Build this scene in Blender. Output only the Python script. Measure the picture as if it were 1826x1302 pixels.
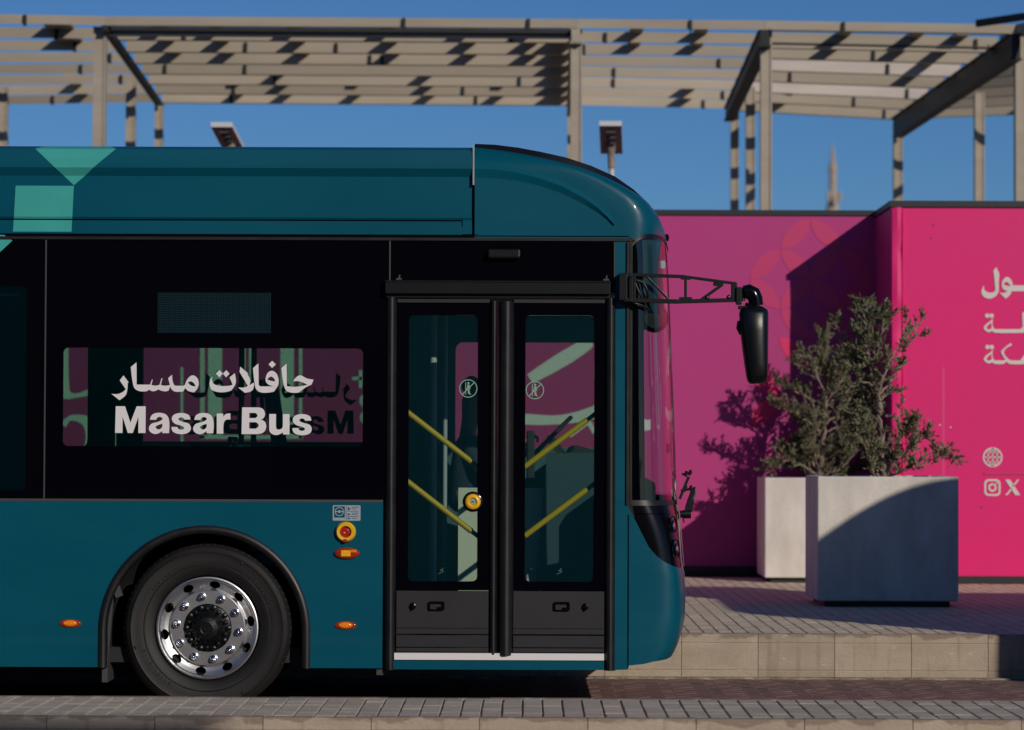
import bpy, bmesh, math, random
import numpy as np
from mathutils import Vector, Matrix
from mathutils.geometry import tessellate_polygon

random.seed(7)
SC = bpy.context.scene
COL = SC.collection
for o in list(bpy.data.objects):
    bpy.data.objects.remove(o)

# ------------------------------------------------------------------ camera
F = 5250.0                      # focal length in photo pixels (photo 1826 x 1302)
CAM = Vector((0, 0, 1.494))
HORX, HORY = 941.0, 800.0       # pixel of the direction square to the bus side
Yc = Vector(((HORX - 913) / F, (651 - HORY) / F, -1)).normalized()
Xc = Vector((1, -0.0037, 0)); Xc = (Xc - Yc * Xc.dot(Yc)).normalized()
Zc = Xc.cross(Yc)
RCW = Matrix((Xc, Yc, Zc))      # camera space -> world
cam_d = bpy.data.cameras.new('camera')
cam = bpy.data.objects.new('camera', cam_d); COL.objects.link(cam)
cam.matrix_world = Matrix.Translation(CAM) @ RCW.to_4x4()
cam_d.sensor_width = 36.0
cam_d.lens = 36.0 * F / 1826
cam_d.clip_start = 0.5; cam_d.clip_end = 9000
cam_d.dof.use_dof = True
cam_d.dof.focus_distance = 16.75
cam_d.dof.aperture_fstop = 3.0
SC.camera = cam

# ------------------------------------------------------------------ light
SUN_DIR = Vector((0.62, -1.0, 0.45)).normalized()      # towards the sun
SUN_EL = math.asin(SUN_DIR.z)
SUN_AZ = math.atan2(SUN_DIR.x, SUN_DIR.y)              # clockwise from +Y
world = bpy.data.worlds.new("World"); SC.world = world; world.use_nodes = True
wn = world.node_tree.nodes; wl = world.node_tree.links
bg = wn['Background']
sky = wn.new('ShaderNodeTexSky'); sky.sky_type = 'NISHITA'; sky.sun_disc = False
sky.sun_elevation = SUN_EL; sky.sun_rotation = SUN_AZ
sky.air_density = 0.85; sky.dust_density = 0.12; sky.ozone_density = 9.5; sky.altitude = 0
wl.new(sky.outputs[0], bg.inputs[0])
bg.inputs[1].default_value = 0.081
sun_d = bpy.data.lights.new('sun', 'SUN'); sun_d.energy = 3.4; sun_d.angle = math.radians(0.53)
sun_d.color = (1.0, 0.90, 0.78)
sun = bpy.data.objects.new('sun', sun_d); COL.objects.link(sun)
sun.rotation_euler = SUN_DIR.to_track_quat('Z', 'Y').to_euler()
SC.view_settings.view_transform = 'Standard'; SC.view_settings.look = 'None'
SC.view_settings.exposure = -0.5; SC.view_settings.gamma = 1.0
SC.view_settings.use_curve_mapping = False
SC.render.engine = 'CYCLES'
SC.cycles.max_bounces = 8; SC.cycles.transparent_max_bounces = 24
SC.cycles.caustics_reflective = False; SC.cycles.caustics_refractive = False

# ------------------------------------------------------------------ helpers
def px(x, y, D):
    """world point at distance D (along +Y) that the photo shows at pixel x, y"""
    d = RCW @ Vector(((x - 913) / F, (651 - y) / F, -1))
    return CAM + d * (D / d.y)
def pz(x, y, z):
    d = RCW @ Vector(((x - 913) / F, (651 - y) / F, -1))
    return CAM + d * ((z - CAM.z) / d.z)
BD = 16.6                       # distance of the near bus side
def bx(x, D=BD): return px(x, 800, D).x
def bz(y, x=600, D=BD): return px(x, y, D).z

def tag(o, label=None, cat=None, group=None, kind=None):
    if label: o['label'] = label
    if cat: o['category'] = cat
    if group: o['group'] = group
    if kind: o['kind'] = kind
    return o
def empty(name, loc, label=None, cat=None, group=None):
    o = bpy.data.objects.new(name, None); COL.objects.link(o); o.location = loc
    o.empty_display_size = 0.3
    return tag(o, label, cat, group)

class MB:
    def __init__(s): s.v = []; s.f = []; s.m = []
    def add(s, vs, fs, m=0):
        n = len(s.v); s.v += [tuple(v) for v in vs]
        s.f += [tuple(n + i for i in f) for f in fs]; s.m += [m] * len(fs); return s
    def box(s, x0, x1, y0, y1, z0, z1, m=0):
        v = [(x, y, z) for z in (z0, z1) for y in (y0, y1) for x in (x0, x1)]
        return s.add(v, [(0,2,3,1),(4,5,7,6),(0,1,5,4),(2,6,7,3),(0,4,6,2),(1,3,7,5)], m)
    def bar(s, a, b, w, h, up=(0,0,1), m=0):
        a = Vector(a); b = Vector(b); d = (b - a).normalized(); up = Vector(up)
        side = d.cross(up).normalized(); u = side.cross(d).normalized()
        v = []
        for p in (a, b):
            for i, j in ((-1,-1),(1,-1),(1,1),(-1,1)): v.append(p + side * (i*w/2) + u * (j*h/2))
        return s.add(v, [(0,1,2,3),(7,6,5,4),(0,4,5,1),(1,5,6,2),(2,6,7,3),(3,7,4,0)], m)
    def tube(s, pts, r, n=8, m=0, cap=True):
        pts = [Vector(p) for p in pts]; k = len(pts)
        rs = r if isinstance(r, (list, tuple)) else [r] * k
        v = []; f = []; ref = None
        for i, p in enumerate(pts):
            t = (pts[min(i+1, k-1)] - pts[max(i-1, 0)]).normalized()
            if ref is None:
                ref = t.cross(Vector((0,0,1)))
                if ref.length < 0.1: ref = t.cross(Vector((1,0,0)))
            a = (ref - t * ref.dot(t)).normalized(); b = t.cross(a); ref = a
            for j in range(n):
                q = 2 * math.pi * j / n; v.append(p + (a * math.cos(q) + b * math.sin(q)) * rs[i])
        for i in range(k-1):
            for j in range(n):
                f.append((i*n+j, i*n+(j+1)%n, (i+1)*n+(j+1)%n, (i+1)*n+j))
        if cap: f.append(tuple(range(n-1, -1, -1))); f.append(tuple((k-1)*n + j for j in range(n)))
        return s.add(v, f, m)
    def lathe(s, prof, c, n=48, m=0, axis='Y', close=False):
        """prof: (radius, offset along axis)"""
        v = []; k = len(prof); f = []
        for r, h in prof:
            for j in range(n):
                q = 2 * math.pi * j / n; a, b = r * math.cos(q), r * math.sin(q)
                v.append((c[0]+a, c[1]+h, c[2]+b) if axis == 'Y' else ((c[0]+a, c[1]+b, c[2]+h) if axis == 'Z' else (c[0]+h, c[1]+a, c[2]+b)))
        for i in range(k - 1 + (1 if close else 0)):
            for j in range(n):
                i2 = (i+1) % k
                f.append((i*n+j, i2*n+j, i2*n+(j+1)%n, i*n+(j+1)%n))
        return s.add(v, f, m)
    def prism(s, loops, y0, y1, m=0, T=None):
        """loops of (x, z), first the outline then holes, filled between y0 and y1"""
        loops = [[(p[0], p[1]) for p in l] for l in loops]
        flat = [p for l in loops for p in l]; n = len(flat)
        tri = tessellate_polygon([[Vector((p[0], p[1], 0)) for p in l] for l in loops])
        v = [(p[0], y0, p[1]) for p in flat] + [(p[0], y1, p[1]) for p in flat]
        f = []
        for a, b, c in tri:
            A, B_, C_ = flat[a], flat[b], flat[c]
            ar = (B_[0]-A[0])*(C_[1]-A[1]) - (B_[1]-A[1])*(C_[0]-A[0])
            if ar < 0: b, c = c, b
            f.append((a, b, c)); f.append((a+n, c+n, b+n))
        o = 0
        for li, l in enumerate(loops):
            k = len(l)
            ar = sum(l[i][0]*l[(i+1)%k][1] - l[(i+1)%k][0]*l[i][1] for i in range(k))
            for i in range(k):
                a, b = o+i, o+(i+1)%k
                if (ar > 0) == (li == 0): f.append((a, a+n, b+n, b))
                else: f.append((a, b, b+n, a+n))
            o += k
        if T: v = [T(q) for q in v]
        return s.add(v, f, m)
    def mesh(s, name, mats, origin=(0,0,0), smooth=False, bevel=0):
        me = bpy.data.meshes.new(name)
        ox, oy, oz = origin
        me.from_pydata([(a-ox, b-oy, c-oz) for a, b, c in s.v], [], s.f)
        for mt in (mats if isinstance(mats, (list, tuple)) else [mats]): me.materials.append(mt)
        if any(s.m): me.polygons.foreach_set('material_index', s.m)
        if smooth:
            me.polygons.foreach_set('use_smooth', [True] * len(me.polygons))
            try: me.set_sharp_from_angle(angle=math.radians(smooth if smooth is not True else 40))
            except Exception: pass
        me.update(); return me
    def build(s, name, mats, parent=None, origin=None, smooth=False, bevel=0, kind=None, label=None):
        if origin is None:
            origin = ROOTLOC.get(parent.name, (0,0,0)) if parent else (0,0,0)
        me = s.mesh(name, mats, origin, smooth)
        o = bpy.data.objects.new(name, me); COL.objects.link(o)
        if parent: o.parent = parent; ROOTLOC[o.name] = origin
        elif any(origin): o.location = origin
        if bevel:
            b = o.modifiers.new('bevel', 'BEVEL'); b.width = bevel; b.segments = 2; b.limit_method = 'ANGLE'; b.angle_limit = math.radians(50)
        if kind: o['kind'] = kind
        if label: o['label'] = label
        return o
ROOTLOC = {}
def root(name, loc, label, cat, group=None):
    o = empty(name, loc, label, cat, group); ROOTLOC[o.name] = tuple(loc); return o
def inst(o, loc, rot=None):
    c = o.copy(); COL.objects.link(c); c.location = loc
    if rot: c.rotation_euler = rot
    return c

def smooth_loop(txt, sc=1.0, ox=0.0, oy=0.0, seg=6):
    """'x,y x,ys ...' -> list of points; s marks a smooth point"""
    P = []; S = []
    for t in txt.split():
        sm = t.endswith('s'); t = t.rstrip('s'); a, b = t.split(',')
        P.append(Vector((ox + float(a)*sc, oy + float(b)*sc))); S.append(sm)
    n = len(P); out = []
    for i in range(n):
        a, b = P[i], P[(i+1) % n]
        if not S[i] and not S[(i+1) % n]: out.append(a); continue
        L = (b - a).length
        def tan(k):
            v = P[(k+1) % n] - P[(k-1) % n]
            return v.normalized() * L
        ta = tan(i) if S[i] else None; tb = tan((i+1) % n) if S[(i+1) % n] else None
        if ta is None: ta = (b - a) * 1.5 - tb * 0.5
        if tb is None: tb = (b - a) * 1.5 - ta * 0.5
        for k in range(seg):
            t = k / seg
            h0 = 2*t**3 - 3*t**2 + 1; h1 = t**3 - 2*t**2 + t; h2 = -2*t**3 + 3*t**2; h3 = t**3 - t**2
            out.append(a*h0 + ta*h1 + b*h2 + tb*h3)
    return out
def rrect(x0, x1, z0, z1, r, n=5):
    out = []
    for cx, cz, a0 in ((x1-r, z1-r, 0), (x0+r, z1-r, 90), (x0+r, z0+r, 180), (x1-r, z0+r, 270)):
        for k in range(n+1):
            a = math.radians(a0 + 90*k/n); out.append((cx + r*math.cos(a), cz + r*math.sin(a)))
    return out
def circle(cx, cz, r, n=32, rz=None):
    return [(cx + r*math.cos(2*math.pi*k/n), cz + (rz or r)*math.sin(2*math.pi*k/n)) for k in range(n)]
def arc(cx, cz, r, a0, a1, n=40):
    return [(cx + r*math.cos(math.radians(a0+(a1-a0)*k/n)), cz + r*math.sin(math.radians(a0+(a1-a0)*k/n))) for k in range(n+1)]

# ------------------------------------------------------------------ materials
def lin(r, g, b):
    f = lambda c: (c/255/12.92) if c/255 <= 0.04045 else ((c/255+0.055)/1.055)**2.4
    return (f(r), f(g), f(b), 1)
def mat(name, col, rough=0.6, metal=0.0, var=0.0, vscale=3.0, col2=None, bump=0.0, bscale=40.0,
        coat=0.0, spec=0.5, stretch=(1,1,1), rvar=0.0, obvar=0.0, detail=6.0):
    m = bpy.data.materials.new(name); m.use_nodes = True
    N = m.node_tree.nodes; L = m.node_tree.links; p = N['Principled BSDF']
    col = tuple(col) + (1,) if len(col) == 3 else tuple(col)
    p.inputs['Base Color'].default_value = col
    p.inputs['Roughness'].default_value = rough; p.inputs['Metallic'].default_value = metal
    p.inputs['Coat Weight'].default_value = coat; p.inputs['Coat Roughness'].default_value = 0.04
    p.inputs['Specular IOR Level'].default_value = spec
    if var or bump or rvar or obvar:
        tc = N.new('ShaderNodeTexCoord'); mp = N.new('ShaderNodeMapping'); mp.inputs['Scale'].default_value = stretch
        L.new(tc.outputs['Object'], mp.inputs['Vector'])
        oi = N.new('ShaderNodeObjectInfo')
        cb = N.new('ShaderNodeVectorMath'); cb.operation = 'SCALE'; cb.inputs['Scale'].default_value = 37.0
        c3 = N.new('ShaderNodeCombineXYZ'); L.new(oi.outputs['Random'], c3.inputs[0]); L.new(oi.outputs['Random'], c3.inputs[2])
        L.new(c3.outputs[0], cb.inputs[0])
        ad = N.new('ShaderNodeVectorMath'); L.new(mp.outputs[0], ad.inputs[0]); L.new(cb.outputs[0], ad.inputs[1])
        vec = ad.outputs[0]
        nz = N.new('ShaderNodeTexNoise'); nz.inputs['Scale'].default_value = vscale; nz.inputs['Detail'].default_value = detail
        nz.inputs['Roughness'].default_value = 0.62; L.new(vec, nz.inputs['Vector'])
        if var:
            mx = N.new('ShaderNodeMix'); mx.data_type = 'RGBA'
            rp = N.new('ShaderNodeMapRange'); rp.inputs[1].default_value = 0.35; rp.inputs[2].default_value = 0.65
            L.new(nz.outputs['Fac'], rp.inputs[0])
            c2 = col2 if col2 else tuple(c * (1 - var) for c in col[:3])
            c2 = tuple(c2) + (1,) if len(c2) == 3 else tuple(c2)
            mx.inputs['A'].default_value = col; mx.inputs['B'].default_value = c2
            L.new(rp.outputs[0], mx.inputs['Factor']); src = mx.outputs['Result']
            if obvar:
                hs = N.new('ShaderNodeHueSaturation'); mr = N.new('ShaderNodeMapRange')
                mr.inputs[3].default_value = 1 - obvar; mr.inputs[4].default_value = 1 + obvar
                L.new(oi.outputs['Random'], mr.inputs[0]); L.new(mr.outputs[0], hs.inputs['Value']); L.new(src, hs.inputs['Color'])
                src = hs.outputs[0]
            L.new(src, p.inputs['Base Color'])
        if rvar:
            mr = N.new('ShaderNodeMapRange'); mr.inputs[3].default_value = rough - rvar; mr.inputs[4].default_value = rough + rvar
            L.new(nz.outputs['Fac'], mr.inputs[0]); L.new(mr.outputs[0], p.inputs['Roughness'])
        if bump:
            nb = N.new('ShaderNodeTexNoise'); nb.inputs['Scale'].default_value = bscale; nb.inputs['Detail'].default_value = 5
            L.new(vec, nb.inputs['Vector'])
            bp = N.new('ShaderNodeBump'); bp.inputs['Strength'].default_value = bump; bp.inputs['Distance'].default_value = 0.01
            L.new(nb.outputs['Fac'], bp.inputs['Height']); L.new(bp.outputs[0], p.inputs['Normal'])
    return m
def glass(name, tint, refl=1.0, rough=0.01, ior=1.5, sheen=0.0):
    m = bpy.data.materials.new(name); m.use_nodes = True
    N = m.node_tree.nodes; L = m.node_tree.links; N.remove(N['Principled BSDF'])
    out = N['Material Output']; t = N.new('ShaderNodeBsdfTransparent'); t.inputs[0].default_value = tuple(tint) + (1,)
    g = N.new('ShaderNodeBsdfGlossy'); g.inputs['Roughness'].default_value = rough; g.inputs[0].default_value = (refl, refl, refl, 1)
    fr = N.new('ShaderNodeFresnel'); ge = N.new('ShaderNodeNewGeometry'); mr = N.new('ShaderNodeMapRange')   # same reflectance from both sides of the sheet
    mr.inputs[3].default_value = ior; mr.inputs[4].default_value = 1/ior; L.new(ge.outputs['Backfacing'], mr.inputs[0]); L.new(mr.outputs[0], fr.inputs[0])
    mx = N.new('ShaderNodeMixShader'); L.new(fr.outputs[0], mx.inputs[0]); L.new(t.outputs[0], mx.inputs[1]); L.new(g.outputs[0], mx.inputs[2])
    if sheen:      # teal diffuse share that paints a reflected sheen into the glass
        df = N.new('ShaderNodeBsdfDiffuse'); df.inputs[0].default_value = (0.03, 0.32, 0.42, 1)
        m2 = N.new('ShaderNodeMixShader'); m2.inputs[0].default_value = sheen
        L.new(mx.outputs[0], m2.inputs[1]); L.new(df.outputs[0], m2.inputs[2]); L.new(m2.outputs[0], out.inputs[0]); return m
    L.new(mx.outputs[0], out.inputs[0]); return m

M = {}
M['teal'] = mat('teal_paint', (0.0, 0.078, 0.125), 0.38, var=0.12, vscale=1.3, col2=(0.0, 0.088, 0.136), coat=0.22, bump=0.16, bscale=1.3, stretch=(0.7,1,2.0), spec=0.2, rvar=0.06)
M['aqua'] = mat('aqua_film', (0.05, 0.42, 0.38), 0.4, var=0.1, vscale=4, coat=0.2)
M['blackglass'] = mat('black_glazing', (0.002, 0.002, 0.004), 0.03, spec=0.2)
M['blackgloss'] = mat('black_gloss_paint', (0.003, 0.003, 0.004), 0.16, spec=0.3)
M['rubber'] = mat('black_rubber', (0.006, 0.006, 0.007), 0.45, var=0.5, vscale=8, col2=(0.010,0.010,0.011), rvar=0.1)
M['seam'] = mat('seam_sealant', (0.05, 0.05, 0.055), 0.6)
M['satin'] = mat('satin_black_plastic', (0.005, 0.006, 0.007), 0.33, bump=0.08, bscale=260, var=0.3, vscale=20)
M['doorpaint'] = mat('charcoal_door_paint', (0.014, 0.014, 0.017), 0.5, var=0.4, vscale=6, col2=(0.018,0.018,0.021), bump=0.05, bscale=90)
M['tyre'] = mat('tyre_rubber', (0.0065, 0.0065, 0.007), 0.6, var=0.5, vscale=5, col2=(0.013,0.0122,0.0118), bump=0.25, bscale=160)
M['alu'] = mat('polished_aluminium', (0.62, 0.63, 0.65), 0.40, metal=1.0, var=0.2, vscale=12, col2=(0.5,0.5,0.5), rvar=0.08, bump=0.05, bscale=120)
M['chrome'] = mat('chrome', (0.75, 0.75, 0.77), 0.14, metal=1.0)
M['white'] = mat('white_film', (0.78, 0.76, 0.76), 0.5)
M['yellow'] = mat('yellow_rail', (0.48, 0.34, 0.0), 0.4)
M['yellowb'] = mat('yellow_button', (0.85, 0.48, 0.015), 0.35)
M['red'] = mat('red_knob', (0.42, 0.02, 0.01), 0.3)
M['amber'] = mat('amber_lens', (0.9, 0.17, 0.005), 0.15, coat=0.6, var=0.3, vscale=120, col2=(1.0,0.3,0.02))
M['amberdark'] = mat('dark_amber_lens', (0.35, 0.03, 0.004), 0.12, coat=0.8)
M['amberlit'] = mat('yellow_reflector', (1.0, 0.55, 0.03), 0.3, var=0.5, vscale=160, col2=(0.9,0.35,0.01))
M['sticker'] = mat('grey_sticker', (0.33, 0.38, 0.42), 0.5)
M['greymark'] = mat('faint_print', (0.05, 0.09, 0.11), 0.6)
M['decaldark'] = mat('shaded_film_back', (0.004, 0.02, 0.028), 0.7)  # back of the white letters, with their shade put into the colour
M['glasswin'] = glass('tinted_window_glass', (0.57, 0.74, 0.67), sheen=0.011)
M['glassdoor'] = glass('door_glass', (0.90, 0.95, 0.92), sheen=0.022)
M['glassfar'] = glass('far_window_glass', (0.62, 0.74, 0.66))
M['glassfront'] = glass('windscreen_glass', (0.74, 0.82, 0.80))
M['tealshade'] = mat('interior_panel', (0.04, 0.115, 0.14), 0.6, var=0.3, vscale=4)
M['cream'] = mat('cab_panel', (0.55, 0.6, 0.5), 0.55)
M['seat'] = mat('seat_fabric', (0.01, 0.11, 0.15), 0.8, var=0.4, vscale=30)
M['cabdark'] = mat('cab_trim', (0.012, 0.05, 0.062), 0.6)
M['dark'] = mat('dark_interior', (0.012, 0.014, 0.016), 0.7)
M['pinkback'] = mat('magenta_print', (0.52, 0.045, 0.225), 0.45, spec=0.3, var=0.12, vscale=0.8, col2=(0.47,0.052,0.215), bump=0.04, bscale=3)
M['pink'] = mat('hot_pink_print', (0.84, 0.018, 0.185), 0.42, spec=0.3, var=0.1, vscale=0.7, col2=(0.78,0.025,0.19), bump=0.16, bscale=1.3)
M['petal'] = mat('rose_print', (0.58, 0.036, 0.16), 0.45)
M['petalb'] = mat('bright_rose_print', (0.76, 0.024, 0.14), 0.45)
M['cap'] = mat('black_wall_trim', (0.012, 0.012, 0.015), 0.5)
M['letter'] = mat('pale_lettering', (0.74, 0.68, 0.63), 0.5)
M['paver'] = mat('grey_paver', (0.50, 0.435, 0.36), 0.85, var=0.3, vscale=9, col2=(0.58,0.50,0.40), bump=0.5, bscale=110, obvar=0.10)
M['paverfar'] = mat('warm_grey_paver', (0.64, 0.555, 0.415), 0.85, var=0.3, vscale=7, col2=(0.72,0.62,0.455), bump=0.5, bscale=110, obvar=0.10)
M['sand'] = mat('joint_sand', (0.50, 0.43, 0.32), 0.95, var=0.6, vscale=14, col2=(0.14,0.12,0.10), bump=0.6, bscale=200)
M['road'] = mat('red_brick_paver', (0.26, 0.15, 0.125), 0.85, var=0.35, vscale=4, col2=(0.20,0.12,0.105), bump=0.5, bscale=90)
M['roadsand'] = mat('road_joint_sand', (0.52, 0.38, 0.28), 0.95, var=0.6, vscale=6, col2=(0.2,0.13,0.11))
M['ground'] = mat('sandy_ground', (0.30, 0.25, 0.19), 0.95, var=0.3, vscale=0.05, bump=0.3, bscale=5)
M['beam'] = mat('beige_steel', (0.42, 0.37, 0.29), 0.6, var=0.3, vscale=1.2, col2=(0.36,0.30,0.23), stretch=(0.4,1,3))
M['slat'] = mat('beige_slat', (0.45, 0.375, 0.285), 0.65, var=0.6, vscale=1.0, col2=(0.36,0.315,0.235), stretch=(0.35,1,2), obvar=0.2)
M['slatw'] = mat('whitewashed_slat', (0.62, 0.55, 0.49), 0.6, var=0.2, vscale=1.2, stretch=(0.4,1,3))
M['darkbeam'] = mat('dark_shaded_steel', (0.009, 0.009, 0.009), 0.6)  # near black: on cross and long beams the shade is in the colour
M['planter'] = mat('rough_concrete', (0.80, 0.745, 0.68), 0.9, var=0.22, vscale=3.2, col2=(0.64,0.59,0.52), bump=0.45, bscale=75, stretch=(1.6,1.6,0.6), obvar=0.05)
M['soil'] = mat('soil', (0.05, 0.035, 0.025), 1.0, var=0.4, vscale=20, bump=0.8, bscale=60)
M['bark'] = mat('olive_bark', (0.36, 0.28, 0.22), 0.9, var=0.5, vscale=14, bump=0.6, bscale=60)
M['lampgrey'] = mat('lamp_housing', (0.62, 0.62, 0.63), 0.5)
M['lampred'] = mat('lamp_underside', (0.62, 0.24, 0.23), 0.5)
M['tower'] = mat('sandstone', (0.50, 0.38, 0.27), 0.8, var=0.4, vscale=0.4, col2=(0.36,0.31,0.26))
M['skin'] = mat('skin', (0.33, 0.17, 0.11), 0.55)
M['shirt'] = mat('dark_shirt', (0.015, 0.03, 0.045), 0.85)
M['hair'] = mat('black_hair', (0.01, 0.008, 0.007), 0.7)
M['wallrender'] = mat('beige_render', (0.30, 0.25, 0.2), 0.9, var=0.2, vscale=0.5)
M['darkpane'] = mat('dark_pane', (0.01, 0.012, 0.015), 0.1)

def kerb_mat():
    m = mat('sandstone_kerb', (0.47, 0.385, 0.30), 0.9, var=0.35, vscale=5, col2=(0.38,0.31,0.235), bump=0.45, bscale=70, obvar=0.06, stretch=(0.6,1,1.3))
    N = m.node_tree.nodes; L = m.node_tree.links; p = N['Principled BSDF']
    src = p.inputs['Base Color'].links[0].from_socket
    tc = N.new('ShaderNodeTexCoord')
    oi = N.new('ShaderNodeObjectInfo')
    c3 = N.new('ShaderNodeCombineXYZ'); mu = N.new('ShaderNodeMath'); mu.operation = 'MULTIPLY'; mu.inputs[1].default_value = 51
    L.new(oi.outputs['Random'], mu.inputs[0]); L.new(mu.outputs[0], c3.inputs[0])
    ad = N.new('ShaderNodeVectorMath'); L.new(tc.outputs['Object'], ad.inputs[0]); L.new(c3.outputs[0], ad.inputs[1])
    mp = N.new('ShaderNodeMapping'); mp.inputs['Scale'].default_value = (5, 1, 9); L.new(ad.outputs[0], mp.inputs[0])
    nz = N.new('ShaderNodeTexNoise'); nz.inputs['Scale'].default_value = 1.0; nz.inputs['Detail'].default_value = 4; L.new(mp.outputs[0], nz.inputs[0])
    # water stains: a darker ragged band below the top edge and mortar-pale smears
    sx = N.new('ShaderNodeSeparateXYZ'); L.new(tc.outputs['Object'], sx.inputs[0])
    r1 = N.new('ShaderNodeMapRange'); r1.inputs[1].default_value = -0.075; r1.inputs[2].default_value = 0.0
    L.new(sx.outputs['Z'], r1.inputs[0])
    a2 = N.new('ShaderNodeMath'); a2.operation = 'MULTIPLY_ADD'; L.new(nz.outputs['Fac'], a2.inputs[0]); a2.inputs[1].default_value = 2.2; L.new(r1.outputs[0], a2.inputs[2])
    r2 = N.new('ShaderNodeMapRange'); r2.inputs[1].default_value = 1.86; r2.inputs[2].default_value = 2.0; r2.inputs[4].default_value = 0.75
    L.new(a2.outputs[0], r2.inputs[0])
    mx = N.new('ShaderNodeMix'); mx.data_type = 'RGBA'; L.new(r2.outputs[0], mx.inputs['Factor']); L.new(src, mx.inputs['A'])
    mx.inputs['B'].default_value = (0.225, 0.165, 0.12, 1)
    nz2 = N.new('ShaderNodeTexNoise'); nz2.inputs['Scale'].default_value = 3.1; nz2.inputs['Detail'].default_value = 7; L.new(mp.outputs[0], nz2.inputs[0])
    r3 = N.new('ShaderNodeMapRange'); r3.inputs[1].default_value = 0.62; r3.inputs[2].default_value = 0.72; r3.inputs[4].default_value = 0.6
    L.new(nz2.outputs['Fac'], r3.inputs[0])
    m2 = N.new('ShaderNodeMix'); m2.data_type = 'RGBA'; L.new(r3.outputs[0], m2.inputs['Factor']); L.new(mx.outputs['Result'], m2.inputs['A'])
    m2.inputs['B'].default_value = (0.60, 0.52, 0.43, 1)
    mp3 = N.new('ShaderNodeMapping'); mp3.inputs['Scale'].default_value = (16, 1, 1.6); L.new(ad.outputs[0], mp3.inputs[0])
    nz3 = N.new('ShaderNodeTexNoise'); nz3.inputs['Scale'].default_value = 1.0; nz3.inputs['Detail'].default_value = 5; L.new(mp3.outputs[0], nz3.inputs[0])
    r4 = N.new('ShaderNodeMapRange'); r4.inputs[1].default_value = 0.56; r4.inputs[2].default_value = 0.70; r4.inputs[4].default_value = 0.55
    L.new(nz3.outputs['Fac'], r4.inputs[0])
    m3 = N.new('ShaderNodeMix'); m3.data_type = 'RGBA'; L.new(r4.outputs[0], m3.inputs['Factor']); L.new(m2.outputs['Result'], m3.inputs['A']); m3.inputs['B'].default_value = (0.27, 0.21, 0.155, 1)
    L.new(m3.outputs['Result'], p.inputs['Base Color'])
    return m
M['kerb'] = kerb_mat()
def leaf_mat():
    m = bpy.data.materials.new('olive_leaf'); m.use_nodes = True
    N = m.node_tree.nodes; L = m.node_tree.links; p = N['Principled BSDF']
    p.inputs['Roughness'].default_value = 0.5
    g = N.new('ShaderNodeNewGeometry')
    at = N.new('ShaderNodeAttribute'); at.attribute_name = 'tint'
    cr = N.new('ShaderNodeValToRGB'); L.new(at.outputs['Fac'], cr.inputs[0])
    cr.color_ramp.elements[0].color = (0.046, 0.064, 0.020, 1); cr.color_ramp.elements[1].color = (0.31, 0.32, 0.145, 1)
    mx = N.new('ShaderNodeMix'); mx.data_type = 'RGBA'; L.new(g.outputs['Backfacing'], mx.inputs['Factor'])
    L.new(cr.outputs[0], mx.inputs['A']); mx.inputs['B'].default_value = (0.27, 0.27, 0.17, 1)
    L.new(mx.outputs['Result'], p.inputs['Base Color'])
    tr = N.new('ShaderNodeBsdfTranslucent'); tr.inputs[0].default_value = (0.05, 0.075, 0.02, 1)
    ms = N.new('ShaderNodeMixShader'); ms.inputs[0].default_value = 0.28
    L.new(p.outputs[0], ms.inputs[1]); L.new(tr.outputs[0], ms.inputs[2]); L.new(ms.outputs[0], N['Material Output'].inputs[0])
    return m
M['leaf'] = leaf_mat()
def led_mat():
    m = mat('led_matrix', (0.012, 0.06, 0.075), 0.25)
    N = m.node_tree.nodes; L = m.node_tree.links; p = N['Principled BSDF']
    tc = N.new('ShaderNodeTexCoord'); mp = N.new('ShaderNodeMapping'); mp.inputs['Scale'].default_value = (100, 1, 100)
    L.new(tc.outputs['Object'], mp.inputs[0])
    s = N.new('ShaderNodeSeparateXYZ'); L.new(mp.outputs[0], s.inputs[0])
    def cell(sock):
        f = N.new('ShaderNodeMath'); f.operation = 'FRACT'; L.new(sock, f.inputs[0])
        a = N.new('ShaderNodeMath'); a.operation = 'SUBTRACT'; a.inputs[1].default_value = 0.5; L.new(f.outputs[0], a.inputs[0])
        b = N.new('ShaderNodeMath'); b.operation = 'ABSOLUTE'; L.new(a.outputs[0], b.inputs[0])
        c = N.new('ShaderNodeMath'); c.operation = 'LESS_THAN'; c.inputs[1].default_value = 0.22; L.new(b.outputs[0], c.inputs[0]); return c.outputs[0]
    mu = N.new('ShaderNodeMath'); mu.operation = 'MULTIPLY'; L.new(cell(s.outputs['X']), mu.inputs[0]); L.new(cell(s.outputs['Z']), mu.inputs[1])
    mx = N.new('ShaderNodeMix'); mx.data_type = 'RGBA'; L.new(mu.outputs[0], mx.inputs['Factor'])
    mx.inputs['A'].default_value = (0.001, 0.010, 0.015, 1); mx.inputs['B'].default_value = (0.018, 0.045, 0.05, 1)
    L.new(mx.outputs['Result'], p.inputs['Base Color']); return m
M['led'] = led_mat()

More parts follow.
